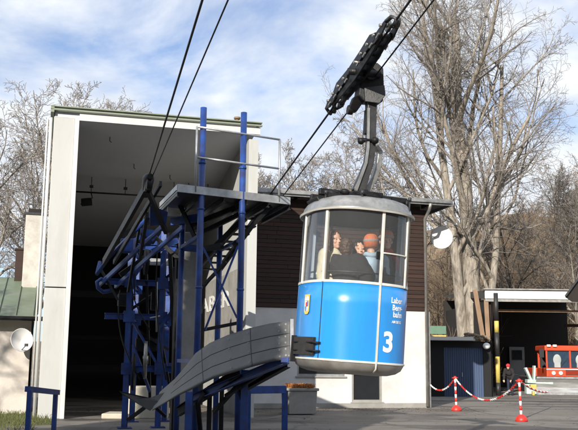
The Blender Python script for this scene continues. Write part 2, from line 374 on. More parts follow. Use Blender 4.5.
def tree(name, loc, stems, label, group, cfg, maxl, seed, bark='bark', twig='twig', cat='tree'):
    rg = random.Random(seed); T = TB(); Cw = TB()
    for (dx, dy, lean, leany, h, r) in stems:
        d = np.array([lean, leany, 1.]); d /= np.linalg.norm(d)
        grow(T, Cw, np.array([dx, dy, -.2]), d, h, r, 0, maxl, cfg, rg)
    t = thing(name, label, cat, loc, None, group)
    T.build('trunk', bark, t); Cw.build('crown', twig, t)
    return t
CFG_BIG = dict(seg=[14, 8, 5, 4, 3, 2], wob=[.016, .10, .15, .2, .25, .3], up=[.02, .12, .08, .04, .02, 0], n=[12, 8, 7, 6, 4], t0=[.26, .2, .15, .1, .1],
               ang=[42, 42, 42, 45, 45], len=[.5, .5, .46, .46, .5], rr=.55, minr=.0075)
CFG_MID = dict(seg=[10, 6, 4, 3, 2], wob=[.05, .12, .18, .25, .3], up=[.02, .08, .05, .02, 0], n=[14, 8, 7, 5], t0=[.25, .15, .1, .1],
               ang=[42, 42, 42, 45], len=[.42, .5, .5, .5], rr=.5, minr=.011)

def GP(px, D): p = P(px, 300, D); return V3((p.x, p.y, 0))
def GH(px, D):
    p = GP(px, D); p.z = max(0, hill_h(p.x, p.y)) if D > 66 else 0; return p
tree('bare_tree', GP(474, 49), [(0, 0, .02, .02, 22, .62), (-.4, .1, -.07, .0, 20, .38), (.35, .2, .13, .0, 19, .28)],
     'huge pale bare tree with several stems rising behind the blue shed', None, CFG_BIG, 4, 5)
tree('bare_tree', GP(574, 61), [(0, 0, .03, 0, 15, .26), (.8, .4, .16, 0, 13, .2)], 'bare tree at the right edge behind the open carport', None, CFG_MID, 4, 8)
tree('bare_tree', GP(510, 60), [(0, 0, .02, 0, 11, .2)], 'dark thin trunked bare tree right of the huge pale tree', None, CFG_MID, 4, 9, 'bark_dark')
tree('bare_tree', GP(25, 44), [(0, 0, .06, 0, 14, .26)], 'pale bare tree rising behind the small hut and its chimney', 'bare trees left of the hall', CFG_MID, 4, 21)
tree('bare_tree', GP(-18, 40), [(0, 0, .03, 0, 11.5, .24)], 'bare tree cut by the left edge of the photo', 'bare trees left of the hall', CFG_MID, 4, 22)
tree('bare_tree', GP(58, 52), [(0, 0, .02, 0, 16, .26)], 'bare tree whose crown tops out just above the hall corner', 'bare trees left of the hall', CFG_MID, 4, 27)
small = [(262, 62, 15.2, 'bare round crowned tree just right of the blue posts behind the flat roof'), (298, 64, 14.8, 'bare round crowned tree between the ropes and the cabin roof'),
         (338, 66, 15.4, 'bare round crowned tree directly behind the cabin roof'), (385, 60, 15, 'bare tree behind the cabin hanger arm')]
CFG_S = dict(CFG_MID); CFG_S['ang'] = [48, 48, 45, 45]; CFG_S['minr'] = .015
for i, (px, D, h, lb) in enumerate(small):
    tree('bare_tree', GP(px, D), [(0, 0, .03*(-1)**i, 0, h, .2), (.3, 0, .2*(-1)**i, 0, h*.8, .14)], lb, 'small bare trees behind the station roof', CFG_S, 4, 40+i)
# trunks standing on the hillside: one built, the rest copied
hs = tree('bare_tree', GH(445, 74), [(0, 0, .02, 0, 10, .17)], 'slender bare tree low on the brushy slope', 'bare trees on the wooded slope', CFG_S, 3, 60, 'bark_dark', 'brush')
hr = random.Random(5)
for k in range(34):
    px = hr.uniform(425, 640); D = hr.uniform(68, 125)
    c = copy_tree(hs); p = GH(px, D); c.location = p; c.rotation_euler = (0, 0, hr.uniform(0, 6.28)); s = hr.uniform(.55, 1.05); c.scale = (s, s, s*hr.uniform(.9, 1.1))
# brushwood on the slope and beside the shed: nobody could count it
T = TB(); br = random.Random(3)
def bush(T, p, h, n, r=.02):
    for k in range(n):
        d = np.array([br.gauss(0, .55), br.gauss(0, .55), 1.]); d /= np.linalg.norm(d); l = h*br.uniform(.5, 1.1)
        q = np.array(p)+np.array([br.gauss(0, .5), br.gauss(0, .5), -.1]); m = q+d*l*.5
        d2 = d+rvec(br)*.25; e = m+d2*l*.5; T.tube([q, m, e], [r, r*.7, r*.35], 3)
        for j in range(3):
            s0 = q+(e-q)*br.uniform(.3, .9); dd = d+rvec(br)*.5; dd /= np.linalg.norm(dd); T.tube([s0, s0+dd*l*.35], [r*.6, r*.3], 3)
for k in range(900):
    px = br.uniform(415, 640); D = 66+br.random()**1.3*75
    p = GH(px, D); bush(T, (p.x, p.y, p.z), br.uniform(1.6, 3.6), 11, .022)
for k in range(230):
    px = br.uniform(428, 610); D = br.uniform(50, 66) if px < 474 else br.uniform(61, 66); p = GP(px, D); bush(T, (p.x, p.y, 0), br.uniform(1.5, 4.5)*(1.0 if px < 500 else 1.3), 12, .02)
tag(T.build('brushwood', 'brush', None, False), 'dense brown leafless brushwood covering the slope behind the yard', 'brushwood', kind='stuff')

# ------------------------------------------------------------------ cable hall
hall = thing('cable_hall', 'tall open fronted white cable hall with a ceiling sloping down inside, on the left', 'building', O)
SL = math.tan(math.asin(-ROPE.z))                                  # ceiling falls as the ropes do
UI, UO = 5.5, 5.78; HT = 8.12; DEP = 13.
zc = lambda v: HT-SL*v
bm = NB(); boxl(bm, 0, .56, 0, .3, 0, 3.42); boxl(bm, 0, .56, 0, .3, 3.45, HT+.02)
wobj('front_pillar', bm, 'panel_white', hall, bevel=.012)
bm = NB(); boxl(bm, .56, .68, -.05, .45, 0, HT-.0); wobj('pillar_trim', bm, 'trim_white', hall, bevel=.008)
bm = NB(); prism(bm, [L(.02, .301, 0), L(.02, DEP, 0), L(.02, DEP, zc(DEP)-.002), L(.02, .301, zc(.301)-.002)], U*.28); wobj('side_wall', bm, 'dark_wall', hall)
bm = NB(); boxl(bm, UI, UO, 0, DEP, 0, HT-.2)
wobj('side_wall', bm, 'panel_white', hall)
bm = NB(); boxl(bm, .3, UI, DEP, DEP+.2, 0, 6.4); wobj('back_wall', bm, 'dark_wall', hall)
bm = NB()                                                          # ceiling slab, sloping
prism(bm, [L(.02, .0, HT), L(.02, DEP+.2, zc(DEP+.2)), L(.02, DEP+.2, zc(DEP+.2)+.3), L(.02, .0, HT+.26)], U*(UI+.2-.02))
wobj('ceiling', bm, 'soffit', hall)
bm = NB(); boxl(bm, .68, UI+.32, -.06, 0, HT-.06, HT+.16); wobj('fascia', bm, 'trim_white', hall, bevel=.006)
bm = NB(); boxl(bm, -.1, UI+.36, -.14, -.062, HT+.165, HT+.22); boxl(bm, -.1, UI+.36, -.14, 3.0, HT+.262, HT+.30); boxl(bm, -.1, 0, -.14, 3., HT+.1, HT+.261)
rf = wobj('roof', bm, 'roof_edge_green', hall, bevel=.01)
bm = NB(); tube(bm, [L(-.08, .1, 0), L(-.08, .1, HT)], .045); tube(bm, [L(-.17, .25, .0), L(-.17, .25, HT)], .025)
wobj('downpipe', bm, 'trim_white', hall)
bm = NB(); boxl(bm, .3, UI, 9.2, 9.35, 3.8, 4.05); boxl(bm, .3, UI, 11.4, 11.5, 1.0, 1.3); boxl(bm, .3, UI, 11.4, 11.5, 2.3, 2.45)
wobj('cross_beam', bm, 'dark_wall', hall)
# bare ceiling holes / hooks
for (px, py) in ((110, 137), (134, 164), (170, 175)):
    u, z = LV(px, py, 2.); bm = NB(); d = ray(px, py)
    # intersection with sloping ceiling
    n = (K+W*SL).normalized(); p0 = L(0, 0, HT); t = (p0-CAMP).dot(n)/d.dot(n); p = CAMP+d*t
    tube(bm, [p+K*.05, p-K*.12, p-K*.16+U*.05], .012, 6); wobj('hook', bm, 'dark_grey_steel', hall)
# letters painted on the inner right wall, read from the back to the front
tm = text_mesh('FABER', .72, 1.0, 0.012, 1.05, .012)
xs = [v.co.x for v in tm.verts]; x0, x1 = min(xs), max(xs)
for v in tm.verts:
    s = (v.co.x-x0)/(x1-x0); v.co = L(UI-.012-v.co.z, 8.6-6.4*s, 3.22+v.co.y)
wobj('lettering', tm, 'crest_white', hall)
bm = NB(); boxl(bm, UI-.008, UI, .3, DEP, 2.0, 4.25)
wobj('dado', bm, 'concrete', hall)
# chimney and vent pipes above the hall roof
p = P(237, 128, 25.6); bm = NB(); tube(bm, [V3((p.x, p.y, HT+.3)), V3((p.x, p.y, HT+.62))], .06); tube(bm, [V3((p.x, p.y, HT+.64)), V3((p.x, p.y, HT+.70))], .1)
tag(obj('vent_pipe', bm, 'wood_light'), 'short rusty vent pipe standing on the hall roof edge', 'pipe')
# pipe under the ceiling with hangers
V4 = 4.6
bm = NB(); tube(bm, [L(.4, V4, zc(V4)-.52), L(UI-.05, V4, zc(V4)-.52)], .028, 8)
pr = thing('ceiling_pipe', 'thin dark pipe hung crosswise under the sloping hall ceiling', 'pipe', L(.4, V4, zc(V4)-.52))
wobj('pipe', bm, 'dark_grey_steel', pr)
for u in (1.25, 2.35, 3.05, 3.95, 4.45, 5.1):
    bm = NB(); tube(bm, [L(u, V4, zc(V4)), L(u, V4, zc(V4)-.5)], .012, 6); boxl(bm, u-.06, u+.06, V4-.05, V4+.05, zc(V4)-.36, zc(V4)-.28)
    wobj('hanger_rod', bm, 'dark_grey_steel', pr)
fl = thing('floodlight', 'small dark floodlight hanging from the pipe under the hall ceiling', 'lamp', L(1.2, V4, zc(V4)-.55))
bm = NB(); c = L(1.12, V4-.1, zc(V4)-.86); box(bm, c, (.34, .2, .22), Matrix.Rotation(.5, 3, 'X') @ Matrix.Rotation(.3, 3, 'Z')); wobj('housing', bm, 'black_steel', fl, bevel=.02)
bm = NB(); tube(bm, [L(1.25, V4, zc(V4)-.53), L(1.3, V4, zc(V4)-.7), L(1.12, V4-.05, zc(V4)-.76)], .018, 6); tube(bm, [L(1.12, V4-.05, zc(V4)-.76), L(.95, V4-.05, zc(V4)-.95)], .03, 6); wobj('bracket', bm, 'black_steel', fl)
u, z = LV(70, 267, 5.0)
bm = NB(); boxl(bm, .305, .33, 5.2, 6.6, 4.3, 4.9); tag(obj('notice_board', bm, 'poster'), 'dull greenish board on the dark left wall inside the hall', 'board')

# ------------------------------------------------------------------ timber clad station building
VB = 4.5
uR, zB = LV(427, 312, VB); _, zE = LV(427, 207, VB); zB = 3.32
st = thing('station_building', 'low station building, dark brown boards above white plaster, behind the cabin', 'building', L(6, VB, 0))
u0 = UO+.01
u1w, z1w = LV(297, 376, VB); u2w, z2w = LV(345, 357, VB)
u3w, z3w = LV(352, 402, VB); u4w, z4w = LV(382, 373, VB)
def wall_with_holes(bm, ua, ub, za, zb, v0, v1, holes):
    us = sorted({ua, ub} | {h[0] for h in holes} | {h[1] for h in holes}); zs = sorted({za, zb} | {h[2] for h in holes} | {h[3] for h in holes})
    for a, b in zip(us, us[1:]):
        for c, d in zip(zs, zs[1:]):
            if not any(h[0]-1e-6 <= a and b <= h[1]+1e-6 and h[2]-1e-6 <= c and d <= h[3]+1e-6 for h in holes): boxl(bm, a, b, v0, v1, c, d)
holes = [(u1w, u2w, z1w, z2w), (u3w, u4w, z3w, z4w)]
bm = NB(); wall_with_holes(bm, u0, uR, 0, zB, VB, VB+.3, holes); boxl(bm, uR-.3, uR, VB+.301, VB+7, 0, zB)
wobj('plaster_wall', bm, 'plaster_white', st)
bm = NB(); z = zB+.02; rr = random.Random(1)
while z < zE-.15:
    h = .145; o_ = rr.uniform(-.004, .004); ua = u0; ub = u0+rr.uniform(1, 3.2)
    while ua < uR:
        ub = min(ub, uR); q_ = rr.uniform(-.008, .008); f0 = len(bm.faces); boxl(bm, ua, ub-.006, VB-.045+q_, VB+.2, z, z+h-.014); bm.faces.ensure_lookup_table(); mi = rr.choice((0, 0, 1, 2))
        for f in list(bm.faces)[f0:]: f.material_index = mi
        ua = ub; ub = ua+rr.uniform(2, 3.8)
    boxl(bm, uR-.2, uR+.03+o_, VB+.201, VB+7, z, z+h-.014); z += h
boxl(bm, u0, uR-.21, VB+.01, VB+.19, zB, zE); 
wobj('timber_cladding', bm, ['wood_clad', 'wood_clad2', 'wood_clad3'], st)
bm = NB(); boxl(bm, u0, uR+.75, VB-.55, VB+8, zE+.06, zE+.16)
rf = wobj('roof', bm, 'roof_dark', st, bevel=.01)
bm = NB(); boxl(bm, u0, uR+.78, VB-.60, VB-.551, zE-.02, zE+.2); boxl(bm, uR+.751, uR+.80, VB-.55, VB+8, zE-.02, zE+.2); boxl(bm, u0, uR+.72, VB-.68, VB-.601, zE+.05, zE+.17)
sub('gutter', bm, 'dull_silver', st, rf)
bm = NB()
for k in range(8): boxl(bm, u0+.4+k*(uR-u0)/7.6, u0+.5+k*(uR-u0)/7.6, VB-.5, VB+.0, zE-.08, zE+.055)
sub('rafter', bm, 'wood_dark', st, rf)
bm = NB(); tube(bm, [L(uR-.08, VB-.64, zE+.02), L(uR-.08, VB-.5, zE-.2), L(uR-.08, VB-.12, zE-.45), L(uR-.08, VB-.12, .05)], .055, 10); wobj('downpipe', bm, 'zinc', st)
for (a, b, c, d) in holes:
    bm = NB()
    for (e, f, g, h) in ((a, b, c, c+.07), (a, b, d-.07, d), (a, a+.07, c+.07, d-.07), (b-.07, b, c+.07, d-.07)): boxl(bm, e, f, VB+.04, VB+.12, g, h)
    w = wobj('window', bm, 'galv' if a == u1w else 'concrete', st)
    bm = NB(); boxl(bm, a+.07, b-.07, VB+.09, VB+.1, c+.07, d-.07); sub('pane', bm, 'dark_pane', st, w)
    bm = NB(); boxl(bm, a-.05, b+.05, VB-.05, VB+.038, c-.05, c-.001); sub('sill', bm, 'concrete', st, w)
bm = NB(); boxl(bm, u0, uR+.02, VB-.05, VB-.002, 0, .16); wobj('plinth', bm, 'concrete', st)
bm = NB(); boxl(bm, uR-.02, uR+.10, VB-.02, VB+.1, 0, zB); wobj('corner_post', bm, 'zinc', st)

# round white dish hung under the eave at the corner
pd = P(441.5, 237.5, L(uR, VB, 0).y+1.0); rd = 11.3/FPX*pd.y
ds = thing('wall_dish', 'round white dish on a thin arm beside the station corner', 'dish', pd)
n = (CAMP-pd).normalized(); n = (n+V3((-.1, 0, -.05))).normalized(); Rq = n.to_track_quat('Z', 'Y').to_matrix().to_4x4(); X = Matrix.Translation(pd) @ Rq
bm = NB(); lathe(bm, [(.001, .0), (rd*.5, .004), (rd*.93, .012), (rd, .02), (rd, .0), (rd*.93, -.015), (rd*.5, -.03), (.001, -.04)], 40, X, cap=False); wobj('reflector', bm, 'dish', ds)
bm = NB(); e = V3((L(uR+.03, VB+.7, 0).x, L(uR+.03, VB+.7, 0).y, pd.z)); tube(bm, [pd-n*.06, pd-n*.2, e], .02, 8); tube(bm, [pd-n*.12, V3((pd.x-.02, pd.y+.12, zE+.1))], .018, 8); wobj('arm', bm, 'zinc', ds)

# ------------------------------------------------------------------ hut on the left
hut = thing('small_hut', 'low plastered hut with a green sheet roof at the left edge', 'building', L(-3, 2, 0))
VH = 2.0
bm = NB(); wall_with_holes(bm, -6, -.32, 0, 2.72, VH, VH+.25, [(-1.95, -1.25, .95, 1.9)]); boxl(bm, -.55, -.32, VH+.251, VH+3.4, 0, 2.7); wobj('wall', bm, 'hut_plaster', hut)
bm = NB(); boxl(bm, -1.95, -1.25, VH+.08, VH+.12, .95, 1.9); wobj('window', bm, 'dark_pane', hut)
bm = NB(); e0, e1 = 2.72, 4.12
prism(bm, [L(-6, VH-.45, e0), L(-6, VH+3.4, e1), L(-6, VH+3.4, e1-.06), L(-6, VH-.45, e0-.06)], U*5.82)
rf = wobj('roof', bm, 'roof_metal_green', hut)
bm = NB(); uu = -.3
while uu > -6: prism(bm, [L(uu, VH-.44, e0+.002), L(uu, VH+3.39, e1+.002), L(uu, VH+3.39, e1+.045), L(uu, VH-.44, e0+.045)], U*.03); uu -= .47
sub('standing_seam', bm, 'roof_metal_green', hut, rf)
bm = NB(); tube(bm, [L(-6, VH-.52, e0-.07), L(-.0, VH-.52, e0-.07)], .065, 10); sub('gutter', bm, 'dark_grey_steel', hut, rf)
bm = NB(); cu_, cz_ = LV(35, 216, VH+2.6); boxl(bm, cu_-.27, cu_+.27, VH+2.35, VH+2.9, 3.0, cz_); ch = wobj('chimney', bm, 'chimney_plaster', hut, bevel=.01)
bm = NB(); boxl(bm, cu_-.32, cu_+.30, VH+2.32, VH+2.93, cz_, cz_+.07); sub('chimney_cap', bm, 'dark_grey_steel', hut, ch)
bm = NB(); boxl(bm, cu_-.2, cu_+.2, VH+2.4, VH+2.8, cz_+.071, cz_+.2); sub('chimney_pot', bm, 'wood_dark', hut, ch)
bm = NB(); bu, bz = LV(21, 278, VH+3.2); _, bt = LV(21, 249, VH+3.2); boxl(bm, bu-.2, bu+.2, VH+3.0, VH+3.4, bz-.3, bt-.06); boxl(bm, bu-.23, bu+.23, VH+2.97, VH+3.43, bt-.06, bt)
tag(obj('brick_stack', bm, 'wood_clad', bevel=.01), 'short dark red brick stack rising behind the hut roof', 'chimney')
# dish on the hut
pu, pz = LV(22, 340, VH-.35); pd = L(pu, VH-.35, pz)
ds = thing('wall_dish', 'oval looking white satellite dish on the hut wall under the green roof', 'dish', pd)
n = V3((.62, -.75, .15)).normalized(); X = Matrix.Translation(pd) @ n.to_track_quat('Z', 'Y').to_matrix().to_4x4(); rd = .33
bm = NB(); lathe(bm, [(.001, -.07), (rd*.5, -.05), (rd*.95, .0), (rd, .012), (rd, .0), (rd*.95, -.015), (rd*.5, -.07), (.001, -.085)], 32, X, cap=False); wobj('reflector', bm, 'dish', ds)
bm = NB(); tube(bm, [pd-n*.08, pd-n*.2, L(pu-.2, VH, pz-.1)], .02, 8); wobj('arm', bm, 'dark_grey_steel', ds)
bm = NB(); tube(bm, [pd-n*.05+K*-.3, pd+n*.3-K*.2], .012, 6); box(bm, pd+n*.32-K*.19, (.08, .08, .08)); wobj('feed_horn', bm, 'dark_grey_steel', ds)
# grass strip
T = TB(); gr = random.Random(9)
for k in range(5200):
    p = L(gr.uniform(-6, .35), gr.uniform(-2.2, VH-.05), 0) if k < 4300 else L(gr.uniform(-6, -.0), gr.uniform(-4.2, -2.), 0)
    h = gr.uniform(.05, .16)*(1 if p.y > 0 else .7); q = np.array(p); e = q+np.array([gr.gauss(0, .05), gr.gauss(0, .05), h]); T.tube([q, e], [.008, .003], 3)
tag(T.build('grass', 'grass', None, False), 'patchy winter grass in front of the hut wall', 'grass', kind='stuff')
bm = NB(); boxl(bm, -6, .34, -2.2, VH, .0, .012); tag(obj('grass_verge', bm, 'grass'), kind='structure')

# ------------------------------------------------------------------ inspection platform and its blue posts
ZP = 4.72
FL, FR, BL = Z(178, 190, ZP), Z(290, 203, ZP), Z(160, 208, ZP); BL = FL+(BL-FL); BR = FR+(BL-FL)*1.0
ex = (FR-FL).normalized(); ey = (BL-FL).normalized()
pf = thing('service_platform', 'grey steel service platform with a railing above the cable hall mouth', 'platform', FL)
bm = NB(); prism(bm, [FL+K*.03, FR+K*.03, BR+K*.03, BL+K*.03], K*.03)
for k in range(6):
    a = FL+(FR-FL)*(k/5); ibeam(bm, a+ey*.05-K*.06, a+(BL-FL)-K*.06, .06, .13)
wobj('deck', bm, 'dark_grey_steel', pf)
bm = NB(); beam(bm, FL-ex*.0+K*.04, FR+K*.04, .03, .15); beam(bm, FL+K*.04+ey*.02, BL+K*.04, .03, .15); beam(bm, FR+K*.04+ey*.02, BR+K*.04, .03, .15); wobj('edge_frame', bm, 'galv', pf)
Rl = pf; RZ = ZP+.1
tp = [Z(197, 121, ZP+1.30), Z(281, 131, ZP+1.27)]
def on_edge(px): # position on the front edge under that pixel column
    best = min((abs(px-proj(FL+(FR-FL)*t)[0]), t) for t in [i/200 for i in range(201)])[1]; return FL+(FR-FL)*best
def proj(w): c = CR.transposed() @ (V3(w)-CAMP); return 289+FPX*c.x/-c.z, 215-FPX*c.y/-c.z
eA, eB = on_edge(195.5), on_edge(279)
H = 1.28
for e in (eA, eB):
    bm = NB(); tube(bm, [e+K*.0, e+K*H], .024, 8); wobj('railing_post', bm, 'galv', pf)
eC = eB+(BL-FL)*.9
for h in (H, H*.53):
    bm = NB(); tube(bm, [eA+K*h, eB+K*h], .022, 8); wobj('rail', bm, 'galv', pf)
bm = NB(); p = FL+(BL-FL)*.55-K*.12; prism(bm, [p, p+ex*.30-K*.17, p-K*.20], -ey*.02); wobj('bracket_plate', bm, 'galv', pf)
# long diagonal braces under the platform
bm = NB(); beam(bm, FR-ex*.35-K*.05+ey*.3, FR-ex*1.15-K*.9+ey*.4, .08); wobj('brace', bm, 'black_steel', pf)
# posts
def col_at(px, py, D, bias=0): p = P(px, py, D); return V3((p.x, p.y, 0))
D1 = FL.y+(FR.y-FL.y)*.25-.12
D2 = FL.y+(FR.y-FL.y)*.6-.12
pt = P(205, 106, D1); pA = V3((pt.x, pt.y, 0)); hA = pt.z
pt = P(245.5, 111, D2); pB = V3((pt.x, pt.y, 0)); hB = pt.z
pA += ey*.12; pB += ey*.12
tw = thing('steel_tower', 'blue steel post tower carrying the service platform', 'tower', pA)
for p, h in ((pA, hA), (pB, hB)):
    bm = NB(); tube(bm, [p, p+K*h], .062, 14); tube(bm, [p, p+K*.03], .16, 14); po = wobj('post', bm, 'tower_blue', tw)
    bm = NB()
    for z in (1.4, 2.9, 4.4, 5.3): tube(bm, [p+K*z, p+K*(z+.04)], .072, 14)
    sub('collar', bm, 'tower_blue', tw, po)
def mid(a, b, t): return a+(b-a)*t
for (pa, pb) in (((201, 243), (237, 318)), ((238, 246), (205, 330))):
    a = P(pa[0], pa[1], D1+.3); b = P(pb[0], pb[1], D1+.4); bm = NB(); beam(bm, a, b, .035, .035); wobj('cross_brace', bm, 'tower_blue', tw)
back = [pA+ey*1.9, pB+ey*1.9]
for p in back:
    bm = NB(); tube(bm, [p, p+K*(ZP-.2)], .06, 12); wobj('post', bm, 'tower_blue', tw)
for z in (1.55, 3.9):
    bm = NB(); beam(bm, pA+K*z, pA+ey*1.9+K*z, .07); wobj('tie', bm, 'tower_blue', tw)
    bm = NB(); beam(bm, pB+K*z, pB+ey*1.9+K*z, .07); wobj('tie', bm, 'tower_blue', tw)
bm = NB(); beam(bm, back[0]+K*3.9, back[1]+K*3.9, .08, .14); wobj('tie', bm, 'tower_blue', tw)
for (x0, y0, x1, y1, w_) in ((203, 232, 240, 214, .07), (200, 262, 245, 218, .09), (203, 250, 222, 246, .10), (205, 284, 226, 262, .05), (190, 226, 240, 206, .08), (203, 330, 243, 322, .05)):
    bm = NB(); beam(bm, P(x0, y0, D1+1.9), P(x1, y1, D1+1.5), w_, w_*1.3); wobj('strut', bm, 'black_steel', tw)
# black service stair / catwalk running down into the hall on the right track
cw = thing('catwalk', 'black stepped steel catwalk running down from the platform into the hall', 'walkway', P(245, 212, 18.5))
a0, a1 = P(262, 196, 18.2), P(196, 272, 22.5)
for s in (0, .55):
    bm = NB(); beam(bm, a0+U*s*.4, a1+U*s, .05, .2); wobj('stringer', bm, 'black_steel', cw)
for k in range(10):
    t = (k+.5)/10; c = mid(a0, a1, t); bm = NB(); beam(bm, c, c+U*(.4+.15*t), .24, .03); wobj('step', bm, 'black_steel', cw)
bm = NB(); beam(bm, a0+K*.9-W*.1+V3((0, 0, -1.2)), a1+K*.5-K*1.2, .04, .04); wobj('lower_rail', bm, 'black_steel', cw)

# concrete pillar under the platform
pc = P(189, 300, 19.0)
bm = NB(); box(bm, (pc.x, pc.y, 2.15), (.46, .5, 4.3), Matrix.Rotation(A15, 3, 'Z')); 
cp = thing('concrete_pillar', 'dappled grey concrete pillar beneath the service platform', 'pillar', (pc.x, pc.y, 0)); wobj('shaft', bm, 'concrete', cp, bevel=.015)
bm = NB(); box(bm, (pc.x-.29, pc.y-.05, 2.0), (.04, .3, 3.9), Matrix.Rotation(A15, 3, 'Z')); wobj('edge_rail', bm, 'black_steel', cp)

# ------------------------------------------------------------------ left rope support frame
lf = thing('rope_support_frame', 'dark blue steel frame carrying the left ropes in the hall mouth', 'tower', P(140, 400, 20))
DL = 15.4
head = P(148.5, 180, DL)
def part(nm, mt, fn, root=lf, **k):
    b = NB(); fn(b); return wobj(nm, b, mt, root, **k)
q1 = P(104, 262, 19.2); q0 = head-K*.05
part('saddle_beam', 'black_steel', lambda b: (beam(b, q0, q1, .07, .15), beam(b, q0+U*.22, q1+U*.22, .05, .1)))
part('saddle_shoe', 'black_steel', lambda b: (tube(b, [head-ROPE*.35+K*-.05, head+K*.02, head+ROPE*.5-K*.1], [.05, .11, .08], 10), disc(b, head-K*.06, U, .15, .12), disc(b, head-K*.14-ROPE*.2, U, .1, .1)))
r0, r1 = P(163, 226, 17.2), P(98, 286, 20.5)
part('diagonal_beam', 'tower_blue', lambda b: (beam(b, r0, r1, .05, .10), beam(b, r0+U*.4, r1+U*.4, .05, .09)))
# legs
leg_px = ((131, 262, 20.5), (138, 262, 22.6), (162, 300, 20.8), (168, 300, 22.9))
legs = []
for (x, y, D) in leg_px:
    p = P(x, y, D); p.z = 0; top = 4.3 if x < 150 else 4.6; legs.append((p, top))
    part('leg', 'tower_blue', lambda b: ibeam(b, p, p+K*top, .12, .14, .015))
lp = [l[0] for l in legs]
for z in (1.35, 2.55, 3.35, 4.2):
    part('cross_girder', 'tower_blue', lambda b: ibeam(b, lp[0]+K*z-U*(.55 if z > 2 and z < 4 else 0), lp[2]+K*z+U*.3, .1, .14))
    part('side_girder', 'tower_blue', lambda b: ibeam(b, lp[0]+K*(z+.01), lp[1]+K*(z+.01), .09, .12))
    part('side_girder', 'tower_blue', lambda b: ibeam(b, lp[2]+K*(z+.01), lp[3]+K*(z+.01), .09, .12))
part('brace', 'tower_blue', lambda b: beam(b, lp[0]+K*2.6, lp[2]+K*1.35, .05, .05))
part('brace', 'tower_blue', lambda b: beam(b, lp[0]+K*3.35, lp[2]+K*4.6, .06, .08))
part('guide_horn', 'tower_blue', lambda b: tube(b, [P(100, 262, 19.6), P(97, 274, 19.4), P(110, 256, 19.2), P(128, 238, 18.2), P(150, 216, 17)], .045, 8))
# bent tubular arm ends that catch light
ring = [P(113, 290, 20.4), P(103, 292, 20.3), P(98, 288, 20.2), P(97, 282, 20.2), P(101, 279, 20.2), P(107, 282, 20.3)]
part('guide_hook', 'tower_blue', lambda b: tube(b, ring, .05, 8))
part('gusset', 'tower_blue', lambda b: prism(b, [P(150, 205, 16.5), P(168, 212, 16.8), P(166, 224, 17), P(150, 226, 17)], W*.03))
part('gusset', 'tower_blue', lambda b: prism(b, [P(141, 228, 17.8), P(160, 231, 18), P(150, 246, 18.2), P(140, 246, 18.2)], W*.03))
part('motor_box', 'tower_blue', lambda b: box(b, P(128, 246, 19), (.28, .3, .3)), bevel=.02)
part('knee_brace', 'black_steel', lambda b: (beam(b, head-K*.2, P(166, 232, 17.4), .07, .1), beam(b, P(147, 215, 16.5), P(140, 258, 18.5), .06, .12)))
part('lamp_box', 'galv', lambda b: box(b, P(157, 262, 21.4), (.62, .12, .16), Matrix.Rotation(A15, 3, 'Z')), bevel=.01)
part('counter_sheave', 'black_steel', lambda b: (disc(b, P(146, 262, 20), U, .3, .08, 28), disc(b, P(146, 262, 20), U, .08, .16, 14)))
part('tension_rod', 'galv', lambda b: (tube(b, [P(157, 282, 20.5), P(156.5, 332, 20.5)], .02, 6), tube(b, [P(150, 318, 20.5), P(160, 316, 20.5)], .018, 6)))
part('deflection_sheave', 'wheel_grey', lambda b: (disc(b, P(145.5, 360, 20), V3((1, .12, 0)), .42, .06, 32), disc(b, P(145.5, 360, 20), V3((1, .12, 0)), .1, .12, 14)))
part('deflection_sheave', 'black_steel', lambda b: (disc(b, P(133.5, 372, 20), V3((1, .12, 0)), .42, .05, 32),))
mr = random.Random(12)
for k, (x0, y0, x1, y1, D, wdt, m_) in enumerate(((118, 236, 168, 214, 19, .07, 'black_steel'), (112, 252, 150, 232, 19.5, .06, 'tower_blue'), (120, 275, 165, 243, 20, .08, 'black_steel'), (103, 282, 125, 262, 20, .06, 'tower_blue'),
    (150, 232, 182, 262, 19, .06, 'black_steel'), (152, 252, 178, 240, 19.4, .10, 'tower_blue'), (140, 300, 178, 268, 21, .05, 'black_steel'), (118, 318, 160, 290, 21, .05, 'black_steel'), (146, 262, 150, 400, 20.6, .06, 'black_steel'),
    (154, 300, 172, 400, 21.5, .06, 'black_steel'), (170, 250, 176, 390, 20.4, .09, 'black_steel'), (137, 330, 168, 350, 20.8, .05, 'black_steel'), (133, 345, 150, 392, 20.9, .05, 'tower_blue'), (158, 330, 180, 300, 20.6, .05, 'tower_blue'),
    (100, 268, 118, 300, 20.2, .04, 'black_steel'), (142, 212, 128, 292, 19, .05, 'black_steel'), (172, 222, 198, 218, 18.2, .12, 'tower_blue'), (168, 236, 200, 232, 18.6, .10, 'black_steel'), (180, 205, 196, 240, 18, .06, 'black_steel'))):
    part('strut', m_, lambda b: beam(b, P(x0, y0, D), P(x1, y1, D+mr.uniform(-.3, .9)), wdt, wdt*1.3))
for (x0, y0, x1, y1, sg_) in ((132, 262, 150, 330, .3), (150, 200, 135, 300, .25), (158, 240, 166, 380, .2), (120, 290, 140, 380, .35)):
    part('hanging_cable', 'black_steel', lambda b: tube(b, [P(x0+(x1-x0)*t, y0+(y1-y0)*t, 20.3)-V3((sg_*math.sin(PI*t)*.6, 0, 0)) for t in [i/10 for i in range(11)]], .016, 6))
for (x, y, D, sx, sz) in ((158, 300, 21.3, .34, .5), (124, 300, 21.4, .3, .3), (175, 280, 20.9, .24, .6), (146, 345, 21.2, .5, .3)):
    part('control_box', 'black_steel', lambda b: box(b, P(x, y, D), (sx, .22, sz), Matrix.Rotation(A15, 3, 'Z')), bevel=.015)
